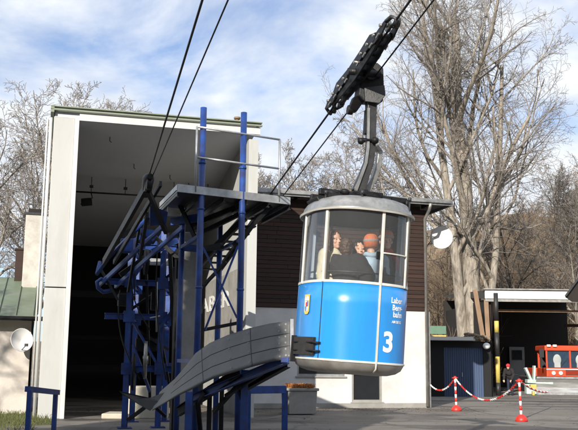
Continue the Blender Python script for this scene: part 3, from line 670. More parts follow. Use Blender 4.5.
for q in lp:
    part('base_plate', 'tower_blue', lambda b: box(b, q+K*.015, (.32, .32, .03), Matrix.Rotation(A15, 3, 'Z')))
    for z in (1.35, 2.55, 3.35):
        part('node_plate', 'tower_blue', lambda b: box(b, q+K*z-W*.085, (.26, .016, .26), Matrix.Rotation(A15, 3, 'Z')))
# pale concrete foundation
p0 = Z(122, 419, 0); p1 = Z(166, 419, 0); p0.z = p1.z = 0
fb = NB(); box(fb, ((p0.x+p1.x)/2, (p0.y+p1.y)/2+.45, .42), ((p1-p0).length, .8, .84), Matrix.Rotation(.1, 3, 'Z')); box(fb, ((p0.x+p1.x)/2-.75, (p0.y+p1.y)/2+.3, .07), (.7, 1.0, .14))
tag(obj('foundation_block', fb, 'concrete_light', bevel=.03), 'pale concrete foundation block at the foot of the blue frame', 'block')

# ------------------------------------------------------------------ curved grey guide wall in front
gw = thing('guide_chute', 'large curved grey sheet guide wall on blue brackets in front of the posts', 'guide wall', Z(243, 425, 0))
#   (px_top, py_top, D_top), (px_bot, py_bot, D_bot)
sec = [((291, 320.5, 13.6), (291, 358, 13.2)), ((270, 323.5, 13.9), (271, 362, 13.45)), ((250, 328, 14.2), (252, 367, 13.7)), ((228, 335, 14.6), (232, 373, 14.0)),
       ((210, 343, 15.0), (213, 379, 14.4)), ((196, 353, 15.4), (197, 387, 14.8)), ((186, 366, 15.7), (180, 395, 15.2)), ((175, 379, 16.1), (166, 403, 15.7)), ((160, 392, 16.6), (152, 411, 16.2))]
NR = 9
def chute_pt(s, t, off=0):
    s = max(0, min(len(sec)-1.001, s)); i = int(s); f = s-i
    def pt(k, t):
        (a, b, d), (c, e, g) = sec[k]; A, B = P(a, b, d), P(c, e, g); return A+(B-A)*t
    p = pt(i, t)*(1-f)+pt(i+1, t)*f
    bow = math.sin(PI*t)*.03                          # hollow towards the track
    return p+W*(bow+off)
bm = NB(); NS = 48; rows = []
for off in (0, .035):
    g = [[bm.verts.new(chute_pt(i/NS*(len(sec)-1), j/NR, off)) for j in range(NR+1)] for i in range(NS+1)]; rows.append(g)
for g in rows:
    for i in range(NS):
        for j in range(NR):
            f = bm.faces.new((g[i][j], g[i+1][j], g[i+1][j+1], g[i][j+1])); f.smooth = True
A, B = rows
for i in range(NS):
    bm.faces.new((A[i][0], B[i][0], B[i+1][0], A[i+1][0])); bm.faces.new((A[i][NR], A[i+1][NR], B[i+1][NR], B[i][NR]))
for j in range(NR):
    bm.faces.new((A[0][j], A[0][j+1], B[0][j+1], B[0][j])); bm.faces.new((A[NS][j], B[NS][j], B[NS][j+1], A[NS][j+1]))
sheet = wobj('sheet', bm, 'chute', gw)
bm = NB()
for t in (.34, .67):
    tube(bm, [chute_pt(i/NS*8, t, -.006) for i in range(NS-6)], .0055, 5)
for s in (2.0, 4.6): tube(bm, [chute_pt(s, j/NR, -.006) for j in range(NR+1)], .006, 5)
sub('seam', bm, 'dark_grey_steel', gw, sheet)
for s, js in ((.25, [.08+j*.165 for j in range(6)]), (.55, [.08+j*.165 for j in range(6)]), (2.1, [.12+j*.25 for j in range(4)]), (3.0, [.12+j*.25 for j in range(4)])):
    for t in js: bm = NB(); disc(bm, chute_pt(s, t, -.008), W, .015, .012, 8); sub('bolt_head', bm, 'galv', gw, sheet)
bm = NB(); beam(bm, chute_pt(0, 0, .02)+U*.02, chute_pt(0, 1, .02)+U*.02, .05, .08); wobj('end_edge', bm, 'galv', gw)
# tip
tip = [P(166, 392, 16.2), P(150, 398, 16.6), P(119, 391, 17.2), P(124, 396, 17.2), P(150, 411, 16.4), P(160, 402, 16.2)]
part('tip_plate', 'black_steel', lambda b: prism(b, tip, W*.05), gw)
part('tip_brace', 'black_steel', lambda b: (beam(b, P(155, 400, 16.6), P(128, 420, 16.8), .1, .05), beam(b, P(152, 404, 16.6), P(166, 417, 16.6), .08, .05)), gw)
# support girders under the sheet
g0, g1 = P(288, 360, 13.3), P(190, 400, 15.2)
part('girder', 'tower_blue', lambda b: ibeam(b, g0+W*.1, g1+W*.1, .1, .12), gw)
part('girder', 'black_steel', lambda b: ibeam(b, P(287, 364, 13.7), P(240, 390, 15), .1, .12), gw)
part('girder', 'black_steel', lambda b: ibeam(b, P(240, 372, 14.2), P(178, 412, 15.8), .09, .16), gw)
part('strut', 'black_steel', lambda b: (beam(b, P(262, 373, 14), P(226, 396, 14.8), .06), beam(b, P(250, 372, 14.4), P(214, 412, 15.2), .06), beam(b, P(286, 358, 13.9), P(262, 352, 14.6), .08)), gw)
part('bracket_end', 'tower_blue', lambda b: box(b, P(285, 360, 13.25), (.12, .12, .08)), gw, bevel=.01)
part('strut', 'black_steel', lambda b: tube(b, [P(205, 392, 14.9), P(198, 404, 15), P(200, 430, 15.1)], .045, 8), gw)
part('strut', 'black_steel', lambda b: beam(b, P(234, 380, 14.6), P(246, 408, 14.9), .05), gw)
for (px, D, top) in ((189.5, 15.0, 392), (245, 14.7, 370)):
    t_ = P(px, top, D); b_ = V3((t_.x, t_.y, 0)); part('leg', 'tower_blue', lambda b: (ibeam(b, b_, t_, .12, .12, .015), box(b, b_+K*.01, (.25, .25, .02))), gw)
for (px, D, top, m_) in ((210, 15.5, 386, 'black_steel'), (222, 16.2, 384, 'black_steel')):
    t_ = P(px, top, D); b_ = V3((t_.x, t_.y, 0)); part('leg', m_, lambda b: beam(b, b_, t_, .08), gw)

# low dark railings
def railing(name, label, pts, r, m='black_steel', posts=()):
    t = thing(name, label, 'railing', pts[0])
    bm = NB(); beam(bm, pts[0], pts[1], r*2, r*2.4); wobj('rail', bm, m, t)
    for p in posts: bm = NB(); beam(bm, V3((p.x, p.y, 0)), p, r*2, r*2); wobj('post', bm, m, t)
a, b = P(248, 390, 18.5), P(285, 389.5, 19.0)
railing('low_railing', 'dark blue low railing in front of the white wall, left of the planter', [a, b], .065, 'tower_blue', [b-K*.02, a-K*.02])
a, b = P(27, 389, 17.5), P(58, 392.5, 19.6)
railing('low_railing', 'dark blue low railing beside the white hall pillar at the hut', [a, b], .045, 'tower_blue', [a-K*.02+V3((.06, 0, 0)), b-K*.02+V3((-.05, 0, 0))])

# planter
c = Z(299, 415, 0)
pl = thing('planter', 'grey stone planter with dry orange heather by the white wall', 'planter', c)
bm = NB(); box(bm, (c.x, c.y+.4, .36), (.82, .8, .68), Matrix.Rotation(A15, 3, 'Z'), 1.08); box(bm, (c.x, c.y+.4, .73), (.98, .95, .08), Matrix.Rotation(A15, 3, 'Z')); wobj('box', bm, 'concrete', pl, bevel=.02)
T = TB(); hr = random.Random(2); iv = PM[pl.name].inverted()
for k in range(700):
    q = np.array([c.x+hr.uniform(-.4, .4), c.y+.4+hr.uniform(-.4, .4), .74]); e = q+np.array([hr.gauss(0, .06), hr.gauss(0, .06), hr.uniform(.05, .17)]); T.tube([q-np.array(c), e-np.array(c)], [.014, .006], 3)
T.build('heather', 'soil', pl, False)

T = TB(); lr = random.Random(31)
for k in range(2600):
    if k < 1500: p = L(lr.uniform(-1, uR+1), VB-.1-abs(lr.gauss(0, 1.2)), .006)
    else: p = V3((lr.uniform(-5, 14), lr.uniform(18, 44), .006))
    a = lr.uniform(0, 6.28); r_ = lr.uniform(.012, .04); b = len(T.v)
    T.v += [np.array((p.x+r_*math.cos(a), p.y+r_*math.sin(a), .006)), np.array((p.x+r_*math.cos(a+2.3), p.y+r_*math.sin(a+2.3), .006+lr.uniform(0, .02))), np.array((p.x+r_*math.cos(a+4.1), p.y+r_*math.sin(a+4.1), .012))]; T.f.append((b, b+1, b+2))
tag(T.build('fallen_leaves', 'leaf_brown', None, False), 'dry brown leaf bits scattered over the asphalt and along the wall', 'leaves', kind='stuff')
# ------------------------------------------------------------------ ropes
RC = P(360, 70, 12.)
def ropeobj(a, b, r, label, group='steel ropes'):
    bm = NB(); n = 24; tube(bm, [a+(b-a)*(i/n) for i in range(n+1)], r, 8); return tag(obj('wire_rope', bm, 'rope'), label, 'rope', group)
ropeobj(RC+ROPE*5.9, RC-ROPE*60, .016, 'thick upper rope that the cabin carriage rides on')
HC = P(376, 75, 12.05)
ropeobj(HC+ROPE*5.9, HC-ROPE*60, .011, 'thinner rope just right of the cabin carriage')
LC = head+K*.06
ropeobj(LC+ROPE*.3, LC-ROPE*60, .016, 'leftmost rope rising from the left support frame')
b2 = P(228, 0, LC.y-6.2); a2 = P(149.5, 183, LC.y+.1); ropeobj(a2, a2+(b2-a2)*9, .011, 'second rope from the left, rising from the left support frame')

# ------------------------------------------------------------------ the cabin
TILT = rad(3.5)
RB = Matrix.Rotation(TILT, 3, 'Y') @ Matrix.Rotation(A15, 3, 'Z')
CB = P(347.2, 365.5, 12.3)                         # centre of the cabin, at the height of its lower edge
cc = thing('cable_car', 'blue and silver cable car cabin marked 3 hanging from its rope', 'cable car', CB, RB)
AX, AY, EX = .715, .85, 2.5
def plan(th, k=1., inset=0.):
    c, s = math.cos(th), math.sin(th); r = (abs(c)**EX+abs(s)**EX)**(-1/EX)
    return V3(((AX*k-inset)*r*c, (AY*k-inset)*r*s, 0))
# table of perimeter angles by screen position: front half
def lat(th, z=1.0):
    w = PM[cc.name] @ (plan(th)+K*z); return proj(w)[0]
def angle_for(px, z=1.0):
    best = None
    for i in range(720):
        th = -PI+i*2*PI/720; w = RB @ plan(th, 1.02)-RB @ plan(th)
        nrm = (RB @ (plan(th+.01)-plan(th-.01)).cross(K)); view = (PM[cc.name] @ (plan(th)+K*z))-CAMP
        if nrm.dot(view) < 0:
            e = abs(lat(th, z)-px)
            if best is None or e < best[0]: best = (e, th)
    return best[1]
NP = 96
def ringz(bm, z, k=1., inset=0., n=NP): return [bm.verts.new(plan(2*PI*i/n, k, inset)+K*z) for i in range(n)]
def loft(bm, rings, cap0=False, cap1=False):
    for r0, r1 in zip(rings, rings[1:]):
        n = len(r0)
        for i in range(n):
            f = bm.faces.new((r0[i], r0[(i+1) % n], r1[(i+1) % n], r1[i])); f.smooth = True
    if cap0: bm.faces.new(rings[0][::-1])
    if cap1: bm.faces.new(rings[-1])
Z0, ZS, ZW = .05, 1.085, 2.07                      # lower edge, sill, top of the windows
bm = NB(); loft(bm, [ringz(bm, Z0), ringz(bm, .4), ringz(bm, .8), ringz(bm, ZS), ringz(bm, ZS, 1, .03), ringz(bm, Z0, 1, .03)])
shell = obj('lower_shell', bm, 'blue_paint', cc)
bm = NB(); loft(bm, [ringz(bm, .02, .9), ringz(bm, .055, .93)], True, True); obj('floor', bm, 'cabin_inside', cc)
bm = NB(); loft(bm, [ringz(bm, -.115, .55), ringz(bm, -.105, .72), ringz(bm, -.075, .86), ringz(bm, -.03, .95), ringz(bm, .03, .992), ringz(bm, .049, 1.004)], True, False); obj('bottom_pan', bm, 'silver', cc)
bm = NB(); loft(bm, [ringz(bm, Z0-.004, 1.012), ringz(bm, Z0+.018, 1.016), ringz(bm, Z0+.022, 1.0)]); obj('lower_trim', bm, 'cream_metal', cc)
bm = NB(); loft(bm, [ringz(bm, ZS-.012, 1.008), ringz(bm, ZS+.022, 1.008), ringz(bm, ZS+.024, .95), ringz(bm, ZS-.01, .95)]); obj('sill_trim', bm, 'cream_metal', cc)
# windows band
ths = [angle_for(x, 1.5) for x in (304, 325, 382, 406)]
ths_back = [t+PI for t in ths]; allth = sorted([t % (2*PI) for t in ths+ths_back])
bm = NB(); loft(bm, [ringz(bm, ZS+.02, .995), ringz(bm, ZW, .995)])
obj('window_band', bm, 'pane', cc)
for th in allth:
    bm = NB(); p = plan(th, 1.003); ax = (plan(th+.01)-plan(th-.01)).normalized(); nn = ax.cross(K).normalized()
    R = Matrix((ax, nn, K)).transposed(); box(bm, p+K*(ZS+ZW)/2-nn*.01, (.042, .045, ZW-ZS+.02), R); obj('window_post', bm, 'cream_metal', cc, bevel=.008)
# door edge strip running to the pan
for th in (ths[2], ths[2]+PI):
    bm = NB(); ax = (plan(th+.01)-plan(th-.01)).normalized(); nn = ax.cross(K).normalized(); R = Matrix((ax, nn, K)).transposed()
    box(bm, plan(th, 1.005)+K*(ZS+Z0)/2, (.026, .02, ZS-Z0), R); 
    tube(bm, [plan(th, 1.01)+K*(Z0+.02), plan(th, 1.008)-K*.02, plan(th, .93)-K*.07], .012, 6); obj('door_edge', bm, 'cream_metal', cc)
bm = NB(); th = ths[1]; ax = (plan(th+.01)-plan(th-.01)).normalized(); nn = ax.cross(K).normalized(); R = Matrix((ax, nn, K)).transposed(); box(bm, plan(th, 1.001)+K*(ZS+Z0)/2, (.012, .008, ZS-Z0), R); obj('panel_seam', bm, 'dark_grey_steel', cc)
# inner grab rail and window rail
bm = NB(); tube(bm, [plan(t, .93)+K*(ZS+.14) for t in np.linspace(0, 2*PI, 60)], .012, 6); obj('grab_rail', bm, 'dark_grey_steel', cc)
# right pane frame line
bm = NB(); tube(bm, [plan(ths[2]+(ths[3]-ths[2])*k/8, 1.004)+K*(ZS+.42) for k in range(9)], .012, 6); obj('sliding_window_bar', bm, 'cream_metal', cc)
bm = NB(); box(bm, plan(ths[2]-.07, .99)+K*(ZS+.38), (.04, .04, .10)); obj('latch', bm, 'black_steel', cc)
# roof
bm = NB(); loft(bm, [ringz(bm, ZW-.01, .98), ringz(bm, ZW-.015, 1.055), ringz(bm, ZW+.012, 1.065), ringz(bm, ZW+.03, 1.02), ringz(bm, ZW+.10, .99), ringz(bm, ZW+.165, .93), ringz(bm, ZW+.205, .8), ringz(bm, ZW+.225, .55)], False, True)
roof = obj('roof', bm, 'dull_silver', cc)
bm = NB(); loft(bm, [ringz(bm, ZW-.02, 1.058), ringz(bm, ZW+.004, 1.072)]); obj('drip_edge', bm, 'cream_metal', roof)
bm = NB(); loft(bm, [ringz(bm, ZW+.0, .97), ringz(bm, ZW+.01, .97)], True, True); obj('inner_ceiling', bm, 'cabin_inside', roof)
# equipment lying on the roof
bm = NB(); ZR = ZW+.22
box(bm, (0, 0, ZR+.03), (.3, 1.3, .07)); box(bm, (0, -.25, ZR+.06), (1.3, .09, .09)); box(bm, (0, .25, ZR+.06), (1.25, .09, .09)); obj('roof_beams', bm, 'black_steel', cc, bevel=.01)
bm = NB(); prism(bm, [(-.66, -.3, ZR-.09), (-.7, -.28, ZR-.02), (-.3, -.3, ZR+.075), (.05, -.3, ZR+.17), (.12, -.3, ZR-.02)], V3((0, .5, 0))); obj('hanger_foot', bm, 'black_steel', cc, bevel=.02)
for (x, y) in ((-.60, -.42), (-.18, -.72), (.55, -.62), (.62, -.1)):
    bm = NB(); tube(bm, [(x, y, ZR-.2), (x, y, ZR+.0)], .014, 6); tube(bm, [(x, y, ZR+.0), (x, y, ZR+.05)], .026, 8); obj('roof_stud', bm, 'dark_grey_steel', cc)
bm = NB(); ellipsoid(bm, (-.48, -.35, ZR+.03), (.09, .07, .05)); ellipsoid(bm, (-.33, -.42, ZR+.06), (.07, .07, .045)); box(bm, (-.4, -.35, ZR), (.34, .16, .06)); obj('lock_gear', bm, 'black_steel', cc)
bm = NB(); tube(bm, [(.12, -.3, ZR+.05), (.38, -.35, ZR+.05), (.60, -.4, ZR+.0)], .018, 6); tube(bm, [(.60, -.4, ZR-.04), (.60, -.4, ZR+.06)], .03, 8); box(bm, (.45, -.38, ZR+.03), (.16, .08, .07)); obj('cable_box', bm, 'black_steel', cc)
# hanger: built from world points at the cabin's distance
inv = PM[cc.name].inverted()
def HL(px, py, D=12.25): return inv @ P(px, py, D)
def ribbon(bm, pts, ws, depth):                 # flat bar of varying width in the picture's plane, real depth
    a = []; b = []
    for i, p in enumerate(pts):
        d = (pts[min(i+1, len(pts)-1)]-pts[max(i-1, 0)]).normalized(); s = d.cross(V3((0, 1, 0))).normalized()
        ring = [bm.verts.new(p+s*ws[i]*x/2+V3((0, y*depth/2, 0))) for x, y in ((-1, -1), (1, -1), (1, 1), (-1, 1))]; a.append(ring)
    for r0, r1 in zip(a, a[1:]):
        for k in range(4): bm.faces.new((r0[k], r0[(k+1) % 4], r1[(k+1) % 4], r1[k]))
    bm.faces.new(a[0][::-1]); bm.faces.new(a[-1])
px2m = 12.3/FPX
bm = NB(); ribbon(bm, [HL(358, 192), HL(363, 178), HL(368.5, 163), HL(370.5, 148), HL(371, 125), HL(371, 96)], [w*px2m for w in (13, 10, 9, 8.5, 9, 11)], .13)
arm = obj('hanger_arm', bm, 'dark_grey_steel', cc, bevel=.012)
bm = NB(); ribbon(bm, [HL(366, 192, 12.4), HL(374, 178, 12.4), HL(378.5, 163, 12.4), HL(379.5, 152, 12.4), HL(376, 146, 12.35)], [w*px2m for w in (7, 6, 6, 5.5, 4)], .10)
obj('hanger_stay', bm, 'dull_silver', cc, bevel=.01)
bm = NB(); ribbon(bm, [HL(355.5, 191, 12.16), HL(360.5, 178, 12.16), HL(366, 163, 12.16), HL(368, 148, 12.16), HL(368.5, 108, 12.16)], [w*px2m for w in (3, 2.5, 2.5, 2.5, 2.5)], .03); obj('hanger_flange', bm, 'dull_silver', cc)
bm = NB(); box(bm, HL(366.5, 122, 12.22), (.055, .1, .36)); box(bm, HL(363.5, 140, 12.15), (.07, .08, .05)); ellipsoid(bm, HL(361, 141, 12.1), (.05, .05, .05)); ellipsoid(bm, HL(375, 140.5, 12.15), (.055, .06, .05)); tube(bm, [HL(358, 139, 12.1), HL(378, 141, 12.2)], .022, 8); obj('hanger_joint', bm, 'black_steel', arm)
# hanger head
bm = NB(); head_poly = [HL(356, 97), HL(359, 78), HL(366, 66), HL(375, 64.5), HL(381, 70), HL(382, 96), HL(380, 104), HL(362, 103)]
prism(bm, [p-V3((0, .11, 0)) for p in head_poly], V3((0, .22, 0))); obj('hanger_head', bm, 'black_steel', cc, bevel=.02)
bm = NB(); prism(bm, [p-V3((0, .15, 0)) for p in (HL(361, 90), HL(381, 88), HL(382, 98), HL(376, 106), HL(362, 104))], V3((0, .04, 0))); obj('clamp_plate', bm, 'dark_grey_steel', cc, bevel=.008)
bm = NB(); ribbon(bm, [HL(352, 111, 12.4), HL(357, 101, 12.3), HL(366, 95, 12.2)], [.12, .16, .10], .12); disc(bm, HL(350, 110, 12.4), (1, 0, 0), .07, .08); obj('rope_clamp', bm, 'black_steel', cc, bevel=.01)
# carriage in the rope frame
ra = (inv.to_3x3() @ ROPE).normalized(); rb = (inv.to_3x3() @ U).normalized(); rb = (rb-ra*rb.dot(ra)).normalized(); rc = rb.cross(ra); rc = rc if rc.z > 0 else -rc
r0 = inv @ RC
def RP(a, b, c): return r0+ra*(a+.04)+rb*b*.85+rc*c*.8        # along, sideways, above the rope
CL = 1.27
def side_plate(bm, b, prof, t=.03): prism(bm, [RP(a, b, c) for a, c in prof], rb*t)
main = [(-CL*.86, -.04), (-CL*.5, -.12), (0, -.17), (CL*.5, -.13), (CL*.86, -.04), (CL*.86, .03), (CL*.5, .12), (.2, .22), (-.2, .23), (-CL*.5, .13), (-CL*.86, .04)]
bm = NB(); side_plate(bm, -.085, main); side_plate(bm, .06, main); 
carr = obj('carriage_frame', bm, 'black_steel', cc, bevel=.008)
bm = NB()
for s in (-1, 1):
    pr_ = [(s*.15, .16), (s*.75, .21), (s*.98, .10), (s*.9, .0), (s*.3, .0)]
    side_plate(bm, -.12, pr_); side_plate(bm, .095, pr_)
    pr_ = [(s*.78, .09), (s*CL*1.0, .10), (s*CL*1.06, .0), (s*CL*.9, -.07), (s*.85, -.05)]
    side_plate(bm, -.115, pr_, .022); side_plate(bm, .095, pr_, .022)
obj('balance_beam', bm, 'black_steel', cc, bevel=.006)
for k in range(10):
    a = -CL*.93+k*(CL*1.86/9)
    bm = NB(); disc(bm, RP(a, 0, .085), rb, .075, .05, 20); disc(bm, RP(a, 0, .085), rb, .022, .25, 10); obj('roller', bm, 'wheel_grey', cc)
for k in range(9):
    a = -CL*.85+k*(CL*1.7/8)
    for b in (-.135, .13):
        bm = NB(); beam(bm, RP(a-.05, b, -.03), RP(a+.05, b, -.045), .018, .026); obj('pin_plate', bm, 'wheel_grey', cc)
for s in (-1, 1):
    bm = NB(); tube(bm, [RP(s*CL*1.0, -.07, .1), RP(s*CL*1.13, -.06, .07), RP(s*CL*1.16, 0, .02), RP(s*CL*1.1, 0, -.06)], .03, 8); disc(bm, RP(s*CL*1.08, .06, .03), rb, .07, .05, 16); obj('end_guide', bm, 'dark_grey_steel', cc)
bm = NB(); tube(bm, [RP(0, -.2, -.02), RP(0, .38, -.02)], .05, 12); tube(bm, [RP(0, .22, -.02), HL(369, 76, 12.2)], .09, 10); obj('pivot_pin', bm, 'black_steel', cc)
# bumper box, crest, numbers on the blue shell
def on_shell(th, z, off): return plan(th, 1.0)+(plan(th+.01)-plan(th-.01)).cross(K).normalized()*off+K*z
ta, tb = angle_for(297.5, .3), angle_for(316, .3)
tb = ta+((tb-ta+PI) % (2*PI)-PI)
bm = NB(); n = 8
for (z0, z1) in ((.10, .34),):
    ri = [[bm.verts.new(on_shell(ta-.10+(tb-ta+.10)*i/n, z, off)) for i in range(n+1)] for z, off in ((z0, -.01), (z0, .05), (z1, .05), (z1, -.01))]
    for g0, g1 in zip(ri, ri[1:]+ri[:1]):
        for i in range(n): bm.faces.new((g0[i], g0[i+1], g1[i+1], g1[i]))
    for e in (0, n): bm.faces.new([g[e] for g in ri])
bf = obj('bumper_pad', bm, 'grey_rubber', cc, bevel=.006)
bm = NB()
for z in (.16, .27):
    tube(bm, [on_shell(ta+(tb-ta)*.1, z, .06), on_shell(tb, z, .07), on_shell(tb+.12, z, .025)], .014, 6)
box(bm, on_shell(ta-.05, .18, .04), (.06, .06, .36)); obj('bumper_bar', bm, 'black_steel', bf)
tcr = angle_for(308.5, .9); ax = (plan(tcr+.01)-plan(tcr-.01)).normalized(); nn = ax.cross(K).normalized()
if nn.dot(plan(tcr)) < 0: nn = -nn
hd = ax if (RB @ ax).x > 0 else -ax
def crest_poly(bm, pts, off, t=.004): prism(bm, [plan(tcr)+nn*off+hd*x+K*(.78+z) for x, z in pts], nn*t)
bm = NB(); crest_poly(bm, [(-.075, .13), (.075, .13), (.075, -.10), (.04, -.135), (-.04, -.135), (-.075, -.10)], .012); cr_ = obj('crest', bm, 'gold', cc)
bm = NB(); crest_poly(bm, [(-.05, .04), (.0, .04), (0, -.03), (-.05, -.03)], .0165); crest_poly(bm, [(.005, -.035), (.05, -.035), (.03, -.09), (.005, -.10)], .0165); crest_poly(bm, [(-.06, .05), (-.045, .10), (-.02, .07), (0, .115), (.02, .07), (.045, .10), (.06, .05)], .0165); obj('crest_field', bm, 'crest_white', cr_)
bm = NB(); crest_poly(bm, [(.005, .04), (.05, .04), (.05, -.03), (.005, -.03)], .0165); crest_poly(bm, [(-.05, -.035), (0, -.035), (0, -.10), (-.03, -.09)], .0165); obj('crest_field', bm, 'crest_blue', cr_)
bm = NB(); crest_poly(bm, [(-.02, .025), (.02, .025), (.02, -.02), (0, -.04), (-.02, -.02)], .021); obj('crest_field', bm, 'red', cr_)
# arc-length walk along the shell for lettering
def walk(th, s, sgn):
    st_ = .004; acc = 0
    while acc < abs(s):
        n_ = th+st_*sgn*(1 if s > 0 else -1); acc += (plan(n_)-plan(th)).length; th = n_
    return th
sg = 1 if lat(-PI/2+.1) > lat(-PI/2-.1) else -1
def letter(s, size, px, z, sx=1., bold=.0, name='lettering', m='crest_white', align='CENTER'):
    tm = text_mesh(s, size, sx, 0, 1, bold, align)
    bmesh.ops.subdivide_edges(tm, edges=[e for e in tm.edges if e.calc_length() > .05], cuts=2)
    t0 = angle_for(px, z); cache = {}
    for v in tm.verts:
        k = round(v.co.x, 3)
        if k not in cache: cache[k] = walk(t0, k, sg)
        v.co = on_shell(cache[k], z+v.co.y, .004)
    return obj(name, tm, m, cc, keepn=True)
letter('3', .36, 387.5, .22, .95, .012, 'number')
letter('Laber', .105, 397, .86, .9, .003); letter('Berg-', .105, 397.5, .765, .9, .003); letter('bahn', .105, 397.5, .675, .9, .003); letter('AM BERG', .05, 396.5, .595, .9, .001)

# ------------------------------------------------------------------ people
def cone(bm, a, b, ra_, rb_, n=12): tube(bm, [a, mid(V3(a), V3(b), .5), b], [ra_, (ra_+rb_)/2*1.03, rb_], n); ellipsoid(bm, a, (ra_,)*3, None, 10, 6); ellipsoid(bm, b, (rb_,)*3, None, 10, 6)
def rem(o, vs, sm=3):
    r = o.modifiers.new('remesh', 'REMESH'); r.mode = 'VOXEL'; r.voxel_size = vs; r.use_smooth_shade = True
    s = o.modifiers.new('smooth', 'SMOOTH'); s.iterations = sm; s.factor = .5
def hand(bm, w, d, s):
    d = V3(d).normalized(); a, b = frame_for(d); ellipsoid(bm, V3(w)+d*.045*s, (.022*s, .04*s, .045*s), Matrix((b, a, d)).transposed(), 10, 8)
    for i in range(4):
        o_ = a*(i-1.5)*.019*s; l = (.062, .072, .068, .052)[i]*s; k = V3(w)+d*.08*s+o_
        tube(bm, [k, k+d*l*.5-b*.008*s, k+d*l*.85-b*.028*s], [.0095*s, .009*s, .007*s], 8)
    k = V3(w)+d*.03*s+a*.035*s; tube(bm, [k, k+(a*.6+d*.8)*.03*s, k+(a*.4+d*.9)*.055*s-b*.01], [.012*s, .011*s, .008*s], 8)
def person(label, loc, face, H, coat, trousers, hairm=None, hat=None, hatm=None, band=None, scarf=None, arms=None, tilt=(0, 0), group=None, bulk=1., bend=0., longhair=False, longcoat=False):
    """face: yaw in world (0 looks towards the camera, -Y). Built standing, in local coords with -Y forward."""
    R = Matrix.Rotation(face, 3, 'Z'); t = thing('person', label, 'person', loc, R, group); s = H/1.72
    Bn = Matrix.Rotation(bend, 4, 'X'); hipz = .90*s
    def T_(x, y, z):
        p = V3((x*s, y*s, z*s))
        if z*s > hipz: p = (Matrix.Translation((0, 0, hipz)) @ Bn @ Matrix.Translation((0, 0, -hipz))) @ p
        return p
    hc = T_(0, -.01, 1.60); HR = Matrix.Rotation(bend*.6, 3, 'X') @ Matrix.Rotation(tilt[0], 3, 'Z') @ Matrix.Rotation(tilt[1], 3, 'X')
    def Hd(x, y, z): return hc+HR @ V3((x*s, y*s, z*s))
    arms = arms or (((-.22, .0, 1.12), (-.20, -.12, .86)), ((.22, .0, 1.12), (.20, -.12, .86)))
    sh = [T_(-.17, 0, 1.40), T_(.17, 0, 1.40)]
    bm = NB()
    ellipsoid(bm, Hd(0, .01, .03), (.077*s, .095*s, .105*s), HR, 20, 14); ellipsoid(bm, Hd(0, -.025, -.04), (.058*s, .066*s, .075*s), HR, 16, 10)
    ellipsoid(bm, Hd(0, -.068, -.085), (.028*s, .024*s, .024*s), HR, 10, 8)                    # chin
    tube(bm, [Hd(0, -.078, .02), Hd(0, -.100, -.012), Hd(0, -.108, -.028)], [.009*s, .014*s, .017*s], 8)   # nose
    ellipsoid(bm, Hd(0, -.083, -.058), (.026*s, .012*s, .011*s), HR, 10, 6)
    for x in (-1, 1): ellipsoid(bm, Hd(.078*x, .012, 0), (.012*s, .02*s, .032*s), HR, 8, 8); ellipsoid(bm, Hd(.036*x, -.07, .033), (.026*s, .014*s, .010*s), HR, 8, 6); ellipsoid(bm, Hd(.042*x, -.066, -.02), (.024*s, .018*s, .022*s), HR, 8, 6)
    cone(bm, Hd(0, .015, -.07), T_(0, .02, 1.38), .052*s, .062*s)
    ellipsoid(bm, T_(0, .01, 1.26), (.155*s, .10*s, .17*s)); ellipsoid(bm, T_(0, .01, 1.05), (.13*s, .095*s, .16*s)); ellipsoid(bm, T_(0, .01, .93), (.15*s, .105*s, .12*s))
    for i, x in enumerate((-1, 1)):
        el, wr = [T_(*q) for q in arms[i]]; cone(bm, sh[i], el, .048*s, .038*s); cone(bm, el, wr, .037*s, .026*s)
        hand(bm, wr, (wr-el), s)
        cone(bm, T_(.085*x, 0, .90) if bend == 0 else V3((.085*x*s, 0, .9*s)), V3((.095*x*s, -.015*s, .49*s)), .078*s, .052*s); cone(bm, V3((.095*x*s, -.015*s, .49*s)), V3((.1*x*s, .02*s, .08*s)), .052*s, .034*s)
        ellipsoid(bm, V3((.1*x*s, -.045*s, .045*s)), (.042*s, .12*s, .042*s))
    bo = obj('body', bm, 'skin', t); rem(bo, .0075*s if H > 1 else .006, 2)
    bm = NB()
    for x in (-1, 1): ellipsoid(bm, Hd(.033*x, -.078, .012), (.011*s, .006*s, .0045*s), HR, 8, 6)
    obj('eyes', bm, 'eye', bo)
    bm = NB(); ellipsoid(bm, Hd(0, -.094, -.056), (.018*s, .005*s, .005*s), HR, 8, 6); obj('lips', bm, 'lip', bo)
    # coat
    bm = NB(); g = .03*s*bulk
    ellipsoid(bm, T_(0, .01, 1.27), (.165*s+g, .11*s+g, .17*s+g)); ellipsoid(bm, T_(0, .01, 1.06), (.145*s+g, .11*s+g, .17*s+g)); ellipsoid(bm, T_(0, .01, .92), (.155*s+g, .115*s+g, .15*s+g))
    if longcoat: cone(bm, T_(0, 0, .9), V3((0, 0, .6*s)), .16*s+g, .17*s+g, 16)
    for i, x in enumerate((-1, 1)):
        el, wr = [T_(*q) for q in arms[i]]; w2 = mid(el, wr, .93); cone(bm, sh[i], el, .058*s+g, .052*s+g*.8); cone(bm, el, w2, .052*s+g*.8, .042*s+g*.5)
    tube(bm, [T_(0, .02, 1.40), T_(0, .025, 1.50)], [.085*s+g*.4, .072*s+g*.2], 14)
    co = obj('coat', bm, coat, t); rem(co, .012*s, 3)
    dsp = co.modifiers.new('folds', 'DISPLACE'); tx = bpy.data.textures.get('folds') or bpy.data.textures.new('folds', 'CLOUDS'); tx.noise_scale = .12; dsp.texture = tx; dsp.strength = .028; dsp.mid_level = .5
    bm = NB()
